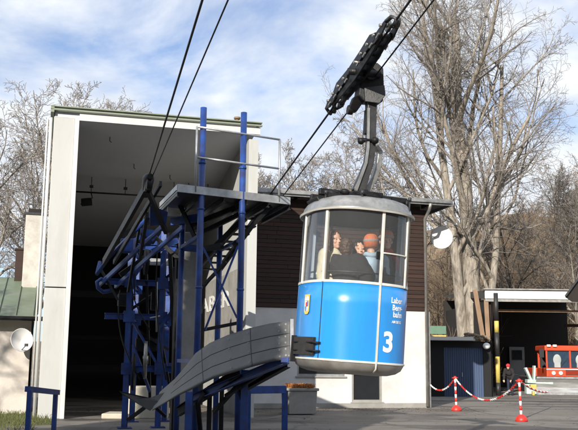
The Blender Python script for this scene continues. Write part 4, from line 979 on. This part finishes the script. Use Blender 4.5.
    for x in (-1, 1): cone(bm, V3((.085*x*s, 0, .88*s)), V3((.095*x*s, -.015*s, .49*s)), .095*s, .07*s); cone(bm, V3((.095*x*s, -.015*s, .49*s)), V3((.1*x*s, .02*s, .11*s)), .07*s, .058*s)
    tr = obj('trousers', bm, trousers, t); rem(tr, .013*s, 2)
    bm = NB()
    for x in (-1, 1): ellipsoid(bm, V3((.1*x*s, -.05*s, .045*s)), (.05*s, .14*s, .045*s)); ellipsoid(bm, V3((.1*x*s, .02*s, .09*s)), (.048*s, .05*s, .07*s))
    obj('shoes', bm, 'cloth_black', t)
    if hairm:
        bm = NB(); ellipsoid(bm, Hd(0, .028, .045), (.092*s, .098*s, .108*s), HR, 20, 12); ellipsoid(bm, Hd(0, .05, -.02), (.085*s, .07*s, .10*s), HR, 16, 10)
        if longhair: ellipsoid(bm, Hd(-.06, .02, -.06), (.04*s, .06*s, .12*s), HR); ellipsoid(bm, Hd(.06, .02, -.06), (.04*s, .06*s, .12*s), HR); ellipsoid(bm, Hd(0, .06, -.09), (.085*s, .05*s, .12*s), HR)
        ho = obj('hair', bm, hairm, t); rem(ho, .009*s, 1); dh = ho.modifiers.new('locks', 'DISPLACE'); th_ = bpy.data.textures.get('locks') or bpy.data.textures.new('locks', 'CLOUDS'); th_.noise_scale = .035; dh.texture = th_; dh.strength = .035; dh.mid_level = .45
    if hat:
        lo = -.075 if hat == 'deep' else -.01
        bm = NB(); X = Matrix.Translation(Hd(0, .012, .045)) @ HR.to_4x4()
        lathe(bm, [(.098*s, lo*s), (.104*s, .02*s), (.100*s, .05*s), (.085*s, .085*s), (.055*s, .11*s), (.01*s, .118*s)], 24, X); ho = obj('hat', bm, hatm, t)
        if band: bm = NB(); lathe(bm, [(.104*s, .0*s), (.108*s, .014*s), (.107*s, .03*s), (.102*s, .036*s)], 24, X, cap=False); obj('hat_band', bm, band, ho)
        if hat == 'bobble': bm = NB(); ellipsoid(bm, X @ V3((0, 0, .13*s)), (.03*s,)*3); obj('bobble', bm, hatm, ho)
    if scarf:
        bm = NB(); X = Matrix.Translation(T_(0, .015, 1.46)); n = 16
        tube(bm, [X @ V3((.085*s*math.cos(a), .085*s*math.sin(a), .012*s*math.sin(3*a))) for a in np.linspace(0, 2*PI, 18)], .034*s, 10); tube(bm, [T_(.02, -.09, 1.44), T_(.03, -.145, 1.34), T_(.03, -.16, 1.22)], [.032*s, .034*s, .028*s], 10)
        obj('scarf', bm, scarf, t)
    return t
FLZ = .055
def cabin_floor(px, D):                          # a standing point on the cabin floor
    f = PM[cc.name] @ V3((0, 0, FLZ)); p = P(px, 360, D); q = inv @ V3((p.x, p.y, f.z)); q.z = FLZ; w = PM[cc.name] @ q; return w
person('person in a cream coat with brown hair at the left cabin window', cabin_floor(334, 11.9), rad(35), 1.74, 'cloth_cream', 'cloth_navy', 'hair_brown', longhair=True, bulk=1.2)
person('person in a bulky black coat leaning on the front cabin window with their back turned', cabin_floor(346.5, 11.78), rad(160), 1.63, 'cloth_black', 'cloth_black', 'hair_brown', bulk=2.4, arms=(((-.33, .05, 1.18), (-.22, -.05, 1.0)), ((.33, .0, 1.18), (.25, -.1, 1.0))))
person('person with dark hair and an orange scarf facing out behind the black coated passenger', cabin_floor(359.5, 12.0), rad(10), 1.64, 'cloth_black', 'cloth_navy', 'hair_dark', scarf='cloth_orange', longhair=True)
person('child in a pale blue jacket and orange knitted hat with its back to the window', cabin_floor(371.5, 11.8), rad(185), 1.70, 'cloth_lightblue', 'cloth_navy', None, hat='deep', hatm='cloth_orange', band='band_grey', scarf='cloth_lightblue', bulk=.9, arms=(((-.20, -.06, 1.14), (-.12, -.2, 1.1)), ((.20, -.05, 1.12), (.12, -.18, 1.0))))
person('person in a grey jacket, red scarf and orange cap at the right cabin window', cabin_floor(386.5, 12.0), rad(52), 1.80, 'cloth_grey', 'cloth_navy', 'hair_brown', hat='plain', hatm='cloth_orange', band='band_grey', scarf='cloth_red', bulk=1.1, arms=(((-.20, -.05, 1.14), (-.10, -.15, .98)), ((.18, -.02, 1.14), (.10, -.12, .98))), tilt=(rad(-50), 0))

# ------------------------------------------------------------------ right side: shed, carport, groomer
sp = Z(460, 395, 0)
DS = 41.
def SX(px, D=DS): return P(px, 360, D).x
def SZ(py, D=DS, px=460): return P(px, py, D).z
sh_ = thing('blue_shed', 'low garage shed with a wide dark blue door, right of the station', 'shed', (SX(460), DS, 0))
zt = SZ(341)
bm = NB(); box(bm, ((SX(430)+SX(444))/2-.3, DS+.15, zt/2), (SX(444)-SX(430)+.6, .3, zt)); box(bm, ((SX(483.5)+SX(491))/2, DS+.15, zt/2), (SX(491)-SX(483.5), .3, zt)); box(bm, ((SX(444)+SX(483.5))/2, DS+.15, zt-.15), (SX(483.5)-SX(444), .3, .3))
box(bm, (SX(491)+.0, DS+2.4, zt/2), (.25, 4.2, zt)); wobj('wall', bm, 'dark_wall', sh_)
bm = NB(); wv = (SX(483.5)-SX(444)); 
for k in range(18): box(bm, (SX(444)+wv*(k+.5)/18, DS+.10+.006*(k % 2), (zt-.3)/2), (wv/18-.012, .05, zt-.3))
box(bm, (SX(444)+wv/2, DS+.16, (zt-.3)/2), (wv, .03, zt-.3))
dr = wobj('door', bm, 'door_blue', sh_)
bm = NB(); box(bm, (SX(462), DS+.03, 1.0), (.04, .05, .2)); sub('handle', bm, 'galv', sh_, dr)
bm = NB(); box(bm, ((SX(426)+SX(474))/2, DS+1.6, zt+.05), (SX(474)-SX(426), 4.0, .1)); rr_ = wobj('roof', bm, 'dull_silver', sh_, bevel=.01)
bm = NB(); box(bm, ((SX(426)+SX(472))/2, DS-.44, zt+.10), (SX(472)-SX(426), .04, .16)); sub('fascia', bm, 'trim_white', sh_, rr_)
# rubble bank wall on the right of the shed roof
bm = NB(); sr = random.Random(4)
for k in range(260):
    x = sr.uniform(SX(467), SX(489)); f = (x-SX(466))/(SX(493)-SX(466)); z = zt+.12+sr.uniform(-.05, .2*(1-f)+.05); ellipsoid(bm, (x, DS+sr.uniform(-.1, .5), z), (sr.uniform(.05, .13), .1, sr.uniform(.03, .08)), Matrix.Rotation(sr.uniform(-.6, .6), 3, 'Y'), 6, 4)
tag(obj('rubble_wall', bm, 'stone_wall'), 'rough brown rubble wall above the right end of the blue shed', 'wall')
# green board behind the shed roof
bm = NB(); a = P(437, 334, DS+5); wz = 1.05
gsn = thing('green_board', 'small green board with a yellow lower strip behind the shed roof', 'board', (a.x, a.y, 0))
box(bm, (a.x, a.y, P(437, 330, DS+5).z), (.95, .05, .42)); wobj('panel', bm, 'green_sign', gsn)
bm = NB(); box(bm, (a.x, a.y-.01, P(437, 337, DS+5).z), (.95, .05, .2)); wobj('strip', bm, 'yellow', gsn)
bm = NB(); [beam(bm, (a.x+d, a.y+.05, 0), (a.x+d, a.y+.05, P(437, 330, DS+5).z), .07) for d in (-.35, .35)]; wobj('post', bm, 'wood_dark', gsn)
# leaning timber planks
for i, (xa, ya, xb, yb) in enumerate(((475, 290, 483, 338), (486, 300, 488, 338))):
    bm = NB(); beam(bm, P(xa, ya, 44+i), P(xb, yb, 43.5+i), .22, .06); beam(bm, P(xb, yb, 43.5+i), P(xb+1, 372, 43.4+i), .18, .06)
    tag(obj('timber_plank', bm, 'wood_light'), ['long bare plank leaning beside the big trunk behind the shed', 'short bare plank standing just left of the carport'][i], 'plank')
# lamp on shed corner
lp_ = P(486.5, 346, DS-.25); lm = thing('wall_lamp', 'small pale lamp on the right corner of the blue shed', 'lamp', lp_)
bm = NB(); ellipsoid(bm, lp_, (.17, .17, .15)); wobj('globe', bm, 'white_plastic', lm); bm = NB(); tube(bm, [lp_+V3((0, .1, .05)), lp_+V3((0, .26, .1))], .03, 6); wobj('bracket', bm, 'dark_grey_steel', lm)

# carport
DG = 45.
cpt = thing('carport', 'large open carport with a pale metal roof edge and dark inside, on the right', 'carport', (SX(497, DG), DG, 0))
xl, xr = P(485, 300, DG).x, P(640, 300, DG).x; zf0 = P(520, 299, DG).z; zf1 = P(520, 290.5, DG).z
bm = NB(); box(bm, ((xl+xr)/2, DG, (zf0+zf1)/2), (xr-xl, .12, zf1-zf0)); fs = wobj('fascia', bm, 'pale_metal', cpt, bevel=.01)
bm = NB(); box(bm, ((xl+xr)/2, DG-.03, zf1+.05), (xr-xl+.2, .3, .06)); box(bm, ((xl+xr)/2, DG-.02, zf0-.09), (xr-xl, .14, .12)); sub('trim', bm, 'zinc', cpt, fs)
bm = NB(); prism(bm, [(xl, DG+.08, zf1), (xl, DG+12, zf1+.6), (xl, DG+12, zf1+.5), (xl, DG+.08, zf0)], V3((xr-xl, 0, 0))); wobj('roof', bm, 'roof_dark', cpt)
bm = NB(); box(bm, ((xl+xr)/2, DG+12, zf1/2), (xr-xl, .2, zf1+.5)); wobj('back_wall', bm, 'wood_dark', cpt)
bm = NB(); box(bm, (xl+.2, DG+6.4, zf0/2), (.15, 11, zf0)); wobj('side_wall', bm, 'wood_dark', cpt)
bm = NB(); zb = P(520, 311, DG+1).z; box(bm, ((xl+xr)/2+.4, DG+.9, zb), (xr-xl-.8, .1, .12)); wobj('tie_beam', bm, 'wood_light', cpt)
bm = NB(); zb = P(520, 325, DG+3).z; box(bm, ((xl+xr)/2+3, DG+3, zb), (xr-xl-4, .1, .16)); wobj('tie_beam', bm, 'wood_clad', cpt)
bm = NB(); xg = P(488, 310, DG+.5).x; beam(bm, (xg, DG+.3, 0), (xg, DG+.3, zf0), .18); wobj('post', bm, 'wood_dark', cpt)
# grey door in the back
xd0, xd1 = P(509.5, 360, DG+11.8).x, P(524.5, 360, DG+11.8).x; zd = P(517, 347, DG+11.8).z
bm = NB(); box(bm, ((xd0+xd1)/2, DG+11.8, zd/2), (xd1-xd0, .08, zd)); dr = wobj('door', bm, 'door_grey', cpt)
bm = NB(); box(bm, ((xd0+xd1)/2, DG+11.74, zd*.80), ((xd1-xd0)*.66, .05, zd*.24)); sub('pane', bm, 'dark_pane', cpt, dr)
# yellow and black pole
xp = P(497.5, 360, 42.5).x; pg = thing('striped_pole', 'yellow and black warning pole at the front of the carport', 'pole', (xp, 42.5, 0))
bands = [(0, .62, 'black_paint'), (.62, 1.85, 'yellow'), (1.85, 3.0, 'black_paint'), (3.0, 3.55, 'yellow'), (3.55, 4.9, 'black_paint')]
for z0, z1, m_ in bands: bm = NB(); tube(bm, [(xp, 42.5, z0), (xp, 42.5, z1)], .11, 14); wobj('pole_band', bm, m_, pg)
# near eave of another roof at the right edge
ev = thing('dark_eave', 'dark sloping roof corner of a nearer building at the right edge', 'roof', P(580, 280, 30))
poly = [P(565, 297, 30), P(580, 276, 30), P(620, 230, 30), P(660, 240, 30), P(640, 300, 30), P(600, 303, 30), P(572, 302, 30)]
bm = NB(); prism(bm, poly, P(575, 290, 32.5)-P(575, 290, 30)); wobj('boards', bm, 'wood_dark', ev)
bm = NB(); beam(bm, P(565.5, 296, 29.9), P(583, 272, 29.9), .07, .05); wobj('edge_strip', bm, 'dark_grey_steel', ev)
bm = NB(); px_ = P(600, 300, 31.2); beam(bm, V3((px_.x, px_.y, 0)), px_, .2); wobj('post', bm, 'wood_dark', ev)

# person in the carport
pp = P(509.5, 360, 43.2); pp.z = 0
person('person in dark clothes and a red hat bending by the carport pole', pp, rad(-25), 1.62, 'cloth_black', 'cloth_navy', None, hat='plain', hatm='cloth_red', bulk=1.0, bend=rad(38), arms=(((-.24, -.15, 1.2), (-.22, -.42, 1.1)), ((.24, -.15, 1.2), (.15, -.45, 1.12))))

# snow groomer
DV = 47.; k_ = DV/FPX
xL = P(543.5, 360, DV).x
gz = lambda py: P(560, py, DV).z
vh = thing('snow_groomer', 'orange red snow groomer with a silver front blade standing before the carport', 'snow groomer', (xL+1.45, DV, 0))
cxx = xL+1.45; wd = 2.9
bm = NB(); z0, z1, z2, z3 = gz(379), gz(368), gz(351), gz(345.5)
def bx(b, x0, x1, y0, y1, za, zb): box(b, ((x0+x1)/2, (y0+y1)/2, (za+zb)/2), (x1-x0, y1-y0, zb-za))
bx(bm, xL+.15, xL+wd-.15, DV, DV+1.9, z0, z1)
body = wobj('cab_body', bm, 'orange_red', vh, bevel=.06)
bm = NB(); bx(bm, xL+.1, xL+wd-.1, DV+.05, DV+1.9, z2, z3); wobj('cab_roof', bm, 'orange_red', vh, bevel=.06)
bm = NB(); bx(bm, xL+.26, xL+wd-.26, DV+.16, DV+.2, z1+.002, z2-.002); wobj('windscreen', bm, 'windscreen', vh)
for x in (xL+.2, cxx, xL+wd-.2): bm = NB(); beam(bm, (x, DV+.12, z1-.01), (x, DV+.14, z2+.01), .08); wobj('cab_pillar', bm, 'orange_red', vh)
for x in (xL+.25, xL+wd-.25): bm = NB(); beam(bm, (x, DV+1.8, z1), (x, DV+1.8, z2), .1); wobj('cab_pillar', bm, 'orange_red', vh)
bm = NB(); bx(bm, xL+.2, xL+wd-.2, DV+1.84, DV+1.88, z1, z2); wobj('rear_panel', bm, 'vehicle_dark', vh)
for x in (xL+.75, xL+1.95):
    bm = NB(); ellipsoid(bm, (x, DV+.08, z1+.42), (.22, .05, .30)); bx(bm, x-.16, x+.16, DV+.03, DV+.13, z1+.02, z1+.3); wobj('seat_back', bm, 'seat_cloth', vh, bevel=.02)
for x in (xL+.3, xL+.62, xL+2.1, xL+2.45, xL+2.7):
    bm = NB(); box(bm, (x, DV-.0, z3-.02), (.2, .12, .12)); wobj('roof_lamp', bm, 'lamp_lens', vh, bevel=.02)
for x in (xL+.5, xL+.88, xL+2.2, xL+2.55):
    bm = NB(); disc(bm, (x, DV-.03, (z0+z1)/2+.02), (0, 1, 0), .1, .08); wobj('headlight', bm, 'lamp_lens', vh)
bm = NB()
for k in range(4): bx(bm, xL+1.15, xL+1.95, DV-.04, DV-.005, z0+.22+k*.07, z0+.25+k*.07)
wobj('grille', bm, 'vehicle_dark', vh)
for s, x in ((-1, xL-.1), (1, xL+wd+.1)):
    bm = NB(); beam(bm, (x, DV+.0, z1+.05), (x, DV+.0, z3-.15), .05); bx(bm, x-.12, x+.12, DV-.05, DV+.02, z2-.35, z2+.08); wobj('mirror', bm, 'vehicle_dark', vh)
for x0 in (xL-.35, xL+wd-.55):
    bm = NB(); prof = [(DV-.4, .35), (DV-.1, .05), (DV+3.6, .05), (DV+3.9, .4), (DV+3.6, .8), (DV-.1, .8)]
    prism(bm, [(x0, y, z) for y, z in prof], V3((.9, 0, 0)))
    for k in range(14): bx(bm, x0-.02, x0+.92, DV+k*.27, DV+.05+k*.27, .8, .86)
    for k in range(4): bx(bm, x0-.02, x0+.92, DV-.43+k*.08, DV-.36+k*.08, .32+k*.12, .38+k*.12)
    wobj('track', bm, 'vehicle_dark', vh)
bm = NB(); bx(bm, xL+.1, xL+wd-.1, DV+1.95, DV+3.8, .8, 1.3); wobj('engine_deck', bm, 'orange_red', vh, bevel=.05)
for x in (xL+.9, xL+2.0):
    bm = NB(); beam(bm, (x, DV+.13, z1+.03), (x+.35, DV+.13, z1+.42), .025); wobj('wiper', bm, 'vehicle_dark', vh)
bm = NB(); bx(bm, xL+.12, xL+wd-.12, DV-.06, DV-.005, z0, z0+.13); wobj('bumper', bm, 'vehicle_dark', vh, bevel=.02)
bm = NB(); bx(bm, xL+.14, xL+wd-.14, DV-.02, DV+.0, z1-.09, z1-.05); wobj('trim_strip', bm, 'white_plastic', vh)
yb = DV-2.2; bl0, bl1 = P(537, 390, yb).x, P(537, 390, yb).x+4.4
bm = NB(); arc = [(-.05, .02), (.12, .12), (.2, .35), (.16, .6), (0, .82)]
prism(bm, [(bl0, yb+a, b) for a, b in arc]+[(bl0, yb+a+.06, b) for a, b in arc[::-1]], V3((bl1-bl0, 0, 0))); bld = wobj('blade', bm, 'blade', vh)
bm = NB(); bx(bm, bl0-.02, bl1+.02, yb-.08, yb+.0, .0, .12); bx(bm, bl0, bl1, yb-.04, yb+.05, .8, .88); sub('cutting_edge', bm, 'galv', vh, bld)
bm = NB(); [beam(bm, (cxx+d, yb+.25, .4), (cxx+d*.8, DV-.1, .6), .12, .16) for d in (-.6, .6)]; wobj('push_arm', bm, 'vehicle_dark', vh)
# heap of pale gear beside the groomer
p = P(531, 377, 45.2); bm = NB(); box(bm, (p.x+.4, p.y, .62), (1.3, .5, .18), Matrix.Rotation(.05, 3, 'Y')); box(bm, (p.x-.1, p.y+.1, .95), (.12, .3, .8), Matrix.Rotation(-.4, 3, 'Y')); box(bm, (p.x+.15, p.y, .98), (.1, .3, .9), Matrix.Rotation(.06, 3, 'Y')); box(bm, (p.x+.5, p.y, .26), (1.6, .4, .5))
tag(obj('equipment_rack', bm, 'rack_paint', bevel=.02), 'pale greenish rack of boards on the ground left of the groomer', 'rack')
bm = NB(); p = P(533, 387, 43.5); box(bm, (p.x, p.y, p.z), (.3, .25, .25)); box(bm, (p.x, p.y, p.z/2-.1), (.12, .2, max(.1, p.z-.2)))
tag(obj('yellow_box', bm, 'yellow', bevel=.03), 'small yellow box at the left end of the silver blade', 'box')

# ------------------------------------------------------------------ bollards and chains
def bollard(px, pbase, ptop, tilt, label):
    b = Z(px, pbase, 0); h = (pbase-ptop)/FPX*b.y
    t = thing('chain_bollard', label, 'bollard', b, Matrix.Rotation(tilt, 3, 'Y'), 'red and white chain bollards')
    bm = NB(); lathe(bm, [(.165, 0), (.17, .04), (.15, .10), (.09, .16), (.045, .19)], 24); obj('base', bm, 'red', t)
    n = 7; z = .17
    for k in range(n):
        z2 = .17+(h-.25)*(k+1)/n; bm = NB(); tube(bm, [(0, 0, z), (0, 0, z2)], .034, 12); obj('band', bm, 'white_plastic' if k % 2 == 0 else 'red', t); z = z2
    bm = NB(); lathe(bm, [(.034, z), (.065, z+.01), (.07, z+.05), (.03, z+.09), (.005, z+.10)], 14); tube(bm, [(-.10, 0, z+.04), (.10, 0, z+.04)], .018, 6); obj('cap', bm, 'red', t)
    return PM[t.name] @ V3((0, 0, z+.04))
c1 = bollard(456.5, 411, 378, rad(-1.5), 'red and white bollard nearer the station corner, left of the two')
c2 = bollard(521.5, 421.5, 381, rad(-1.5), 'red and white bollard with the wide red foot, right of the two')
def chain(a, b, sag, label):
    a, b = V3(a), V3(b); n = int((b-a).length*1.12/.075); bm = NB()
    pts = [a+(b-a)*(i/n)-K*sag*4*(i/n)*(1-i/n) for i in range(n+1)]
    for i in range(n):
        c = mid(pts[i], pts[i+1], .5); d = (pts[i+1]-pts[i]).normalized(); e1, e2 = frame_for(d); s = e1 if i % 2 else e2
        f0 = len(bm.faces)
        ring = [c+d*.048*math.cos(t)+s*.024*math.sin(t) for t in np.linspace(0, 2*PI, 9)[:-1]]; ring.append(ring[0]); tube(bm, ring, .0105, 5, cap=False)
        bm.faces.ensure_lookup_table()
        if (i//7) % 2:
            for f in list(bm.faces)[f0:]: f.material_index = 1
    tag(obj('plastic_chain', bm, ['white_plastic', 'red']), label, 'chain', 'red and white chains')
wc = L(uR+.08, VB-.03, 0); wc.z = P(431, 385, wc.y).z
chain(wc, c1, .28, 'red and white chain from the station corner to the first bollard')
chain(c1, c2, .62, 'red and white chain sagging between the two bollards')
chain(c2, P(548, 392, 31), .1, 'red and white chain running right from the second bollard')

# ------------------------------------------------------------------ trees behind the camera that shade the yard
def conifer(loc, h, r, label, seed):
    rg = random.Random(seed); t = thing('spruce', label, 'tree', loc, None, 'spruces behind the viewer')
    T = TB(); T.tube([np.array([0, 0, 0.]), np.array([0, 0, h*.6]), np.array([0, 0, h])], [.25, .14, .03], 8); T.build('trunk', 'bark_dark', t)
    T = TB(); v, f = T.v, T.f
    for k in range(int(800*h)):
        z = h*(.12+.88*rg.random()); rr = r*(1-z/h)*math.sqrt(rg.random())+.1; a = rg.uniform(0, 6.28); c = np.array([rr*math.cos(a), rr*math.sin(a), z])
        d = np.array([math.cos(a), math.sin(a), -.3+rg.gauss(0, .25)])*rg.uniform(.2, .5); s = np.cross(d, rvec(rg)); s *= .17/(np.linalg.norm(s)+1e-6); b = len(v)
        v += [c-s, c+s, c+d]; f.append((b, b+1, b+2))
    T.build('crown', 'needle', t, False)
SUN_AZ, SUN_EL = rad(20), rad(24)                # light travels towards +Y, turned to the right
ld = V3((math.sin(SUN_AZ)*math.cos(SUN_EL), math.cos(SUN_AZ)*math.cos(SUN_EL), -math.sin(SUN_EL)))
def up_sun(p, dist): q = V3(p)-V3((ld.x, ld.y, 0)).normalized()*dist; return V3((q.x, q.y, 0))
CFG_SH = dict(CFG_MID); CFG_SH['minr'] = .014; CFG_SH['n'] = [10, 6, 5, 4]
tree('bare_tree', up_sun(L(-2.6, 0, 0), 17), [(0, 0, .02, 0, 10.5, .22)], 'bare tree behind the viewer to the left, outside the photo', 'bare trees behind the viewer', CFG_SH, 4, 71)

for i, (c_, y_, h_, r_) in enumerate(((-5.25, 3.0, 7.4, 1.2), (-6.3, 3.4, 10.6, 1.5), (-7.9, 4.3, 11.4, 1.7), (-9.6, 3.2, 12.2, 1.7), (-11.2, 4.4, 11.2, 1.6), (-7.2, 1.2, 12.5, 1.7), (-10.2, 1.0, 12.8, 1.7))):
    x_ = (c_+y_*math.sin(SUN_AZ))/math.cos(SUN_AZ)
    conifer(V3((x_, y_, 0)), h_, r_, 'dark spruce behind the viewer to the left, outside the photo', 80+i)

# ------------------------------------------------------------------ light
w = bpy.data.worlds.new('World'); S.world = w; w.use_nodes = True; nt = w.node_tree; N = nt.nodes; Lk = nt.links
bg = N['Background']; sk = N.new('ShaderNodeTexSky'); sk.sky_type = 'NISHITA'; sk.sun_disc = False
sk.sun_elevation = SUN_EL; sk.sun_rotation = math.atan2(-ld.x, -ld.y); sk.air_density = 1.0; sk.dust_density = .6; sk.ozone_density = 1.5
tc = N.new('ShaderNodeTexCoord'); mp = N.new('ShaderNodeMapping'); mp.inputs['Scale'].default_value = (1, 1, 1.9); mp.inputs['Rotation'].default_value = (.0, .25, .2); mp.inputs['Location'].default_value = (.35, .2, .1)
Lk.new(tc.outputs['Generated'], mp.inputs[0])
n1 = N.new('ShaderNodeTexNoise'); n1.inputs['Scale'].default_value = 3.0; n1.inputs['Detail'].default_value = 9; n1.inputs['Roughness'].default_value = .56; n1.inputs['Distortion'].default_value = .35
Lk.new(mp.outputs[0], n1.inputs['Vector'])
cr = N.new('ShaderNodeValToRGB'); cr.color_ramp.elements[0].position = .36; cr.color_ramp.elements[1].position = .56; cr.color_ramp.elements[0].color = (.10, .10, .10, 1)
Lk.new(n1.outputs['Fac'], cr.inputs[0])
n2 = N.new('ShaderNodeTexNoise'); n2.inputs['Scale'].default_value = 7; n2.inputs['Detail'].default_value = 8; Lk.new(mp.outputs[0], n2.inputs['Vector'])
cc2 = N.new('ShaderNodeValToRGB'); cc2.color_ramp.elements[0].position = .3; cc2.color_ramp.elements[1].position = .7
cc2.color_ramp.elements[0].color = (8.2, 8.8, 9.8, 1); cc2.color_ramp.elements[1].color = (11.6, 11.9, 12.2, 1); Lk.new(n2.outputs['Fac'], cc2.inputs[0])
mx = N.new('ShaderNodeMixRGB'); Lk.new(cr.outputs[0], mx.inputs[0]); Lk.new(sk.outputs[0], mx.inputs[1]); Lk.new(cc2.outputs[0], mx.inputs[2])
gm = N.new('ShaderNodeMixRGB'); gm.blend_type = 'MULTIPLY'; gm.inputs[0].default_value = 1; gm.inputs[2].default_value = (.95, 1.3, 1.75, 1); Lk.new(sk.outputs[0], gm.inputs[1]); Lk.new(gm.outputs[0], mx.inputs[1]); Lk.new(mx.outputs[0], bg.inputs['Color']); bg.inputs['Strength'].default_value = .07
sun = bpy.data.objects.new('sun', bpy.data.lights.new('sun', 'SUN')); C.objects.link(sun)
sun.data.energy = 4.8; sun.data.angle = rad(.5); sun.data.color = (1, .93, .82); sun.rotation_euler = ld.to_track_quat('-Z', 'Y').to_euler()
S.view_settings.view_transform = 'Standard'; S.view_settings.look = 'None'; S.view_settings.exposure = 0.45; S.view_settings.gamma = 1; S.view_settings.use_curve_mapping = False
S.cycles.max_bounces = 8; S.cycles.transparent_max_bounces = 12
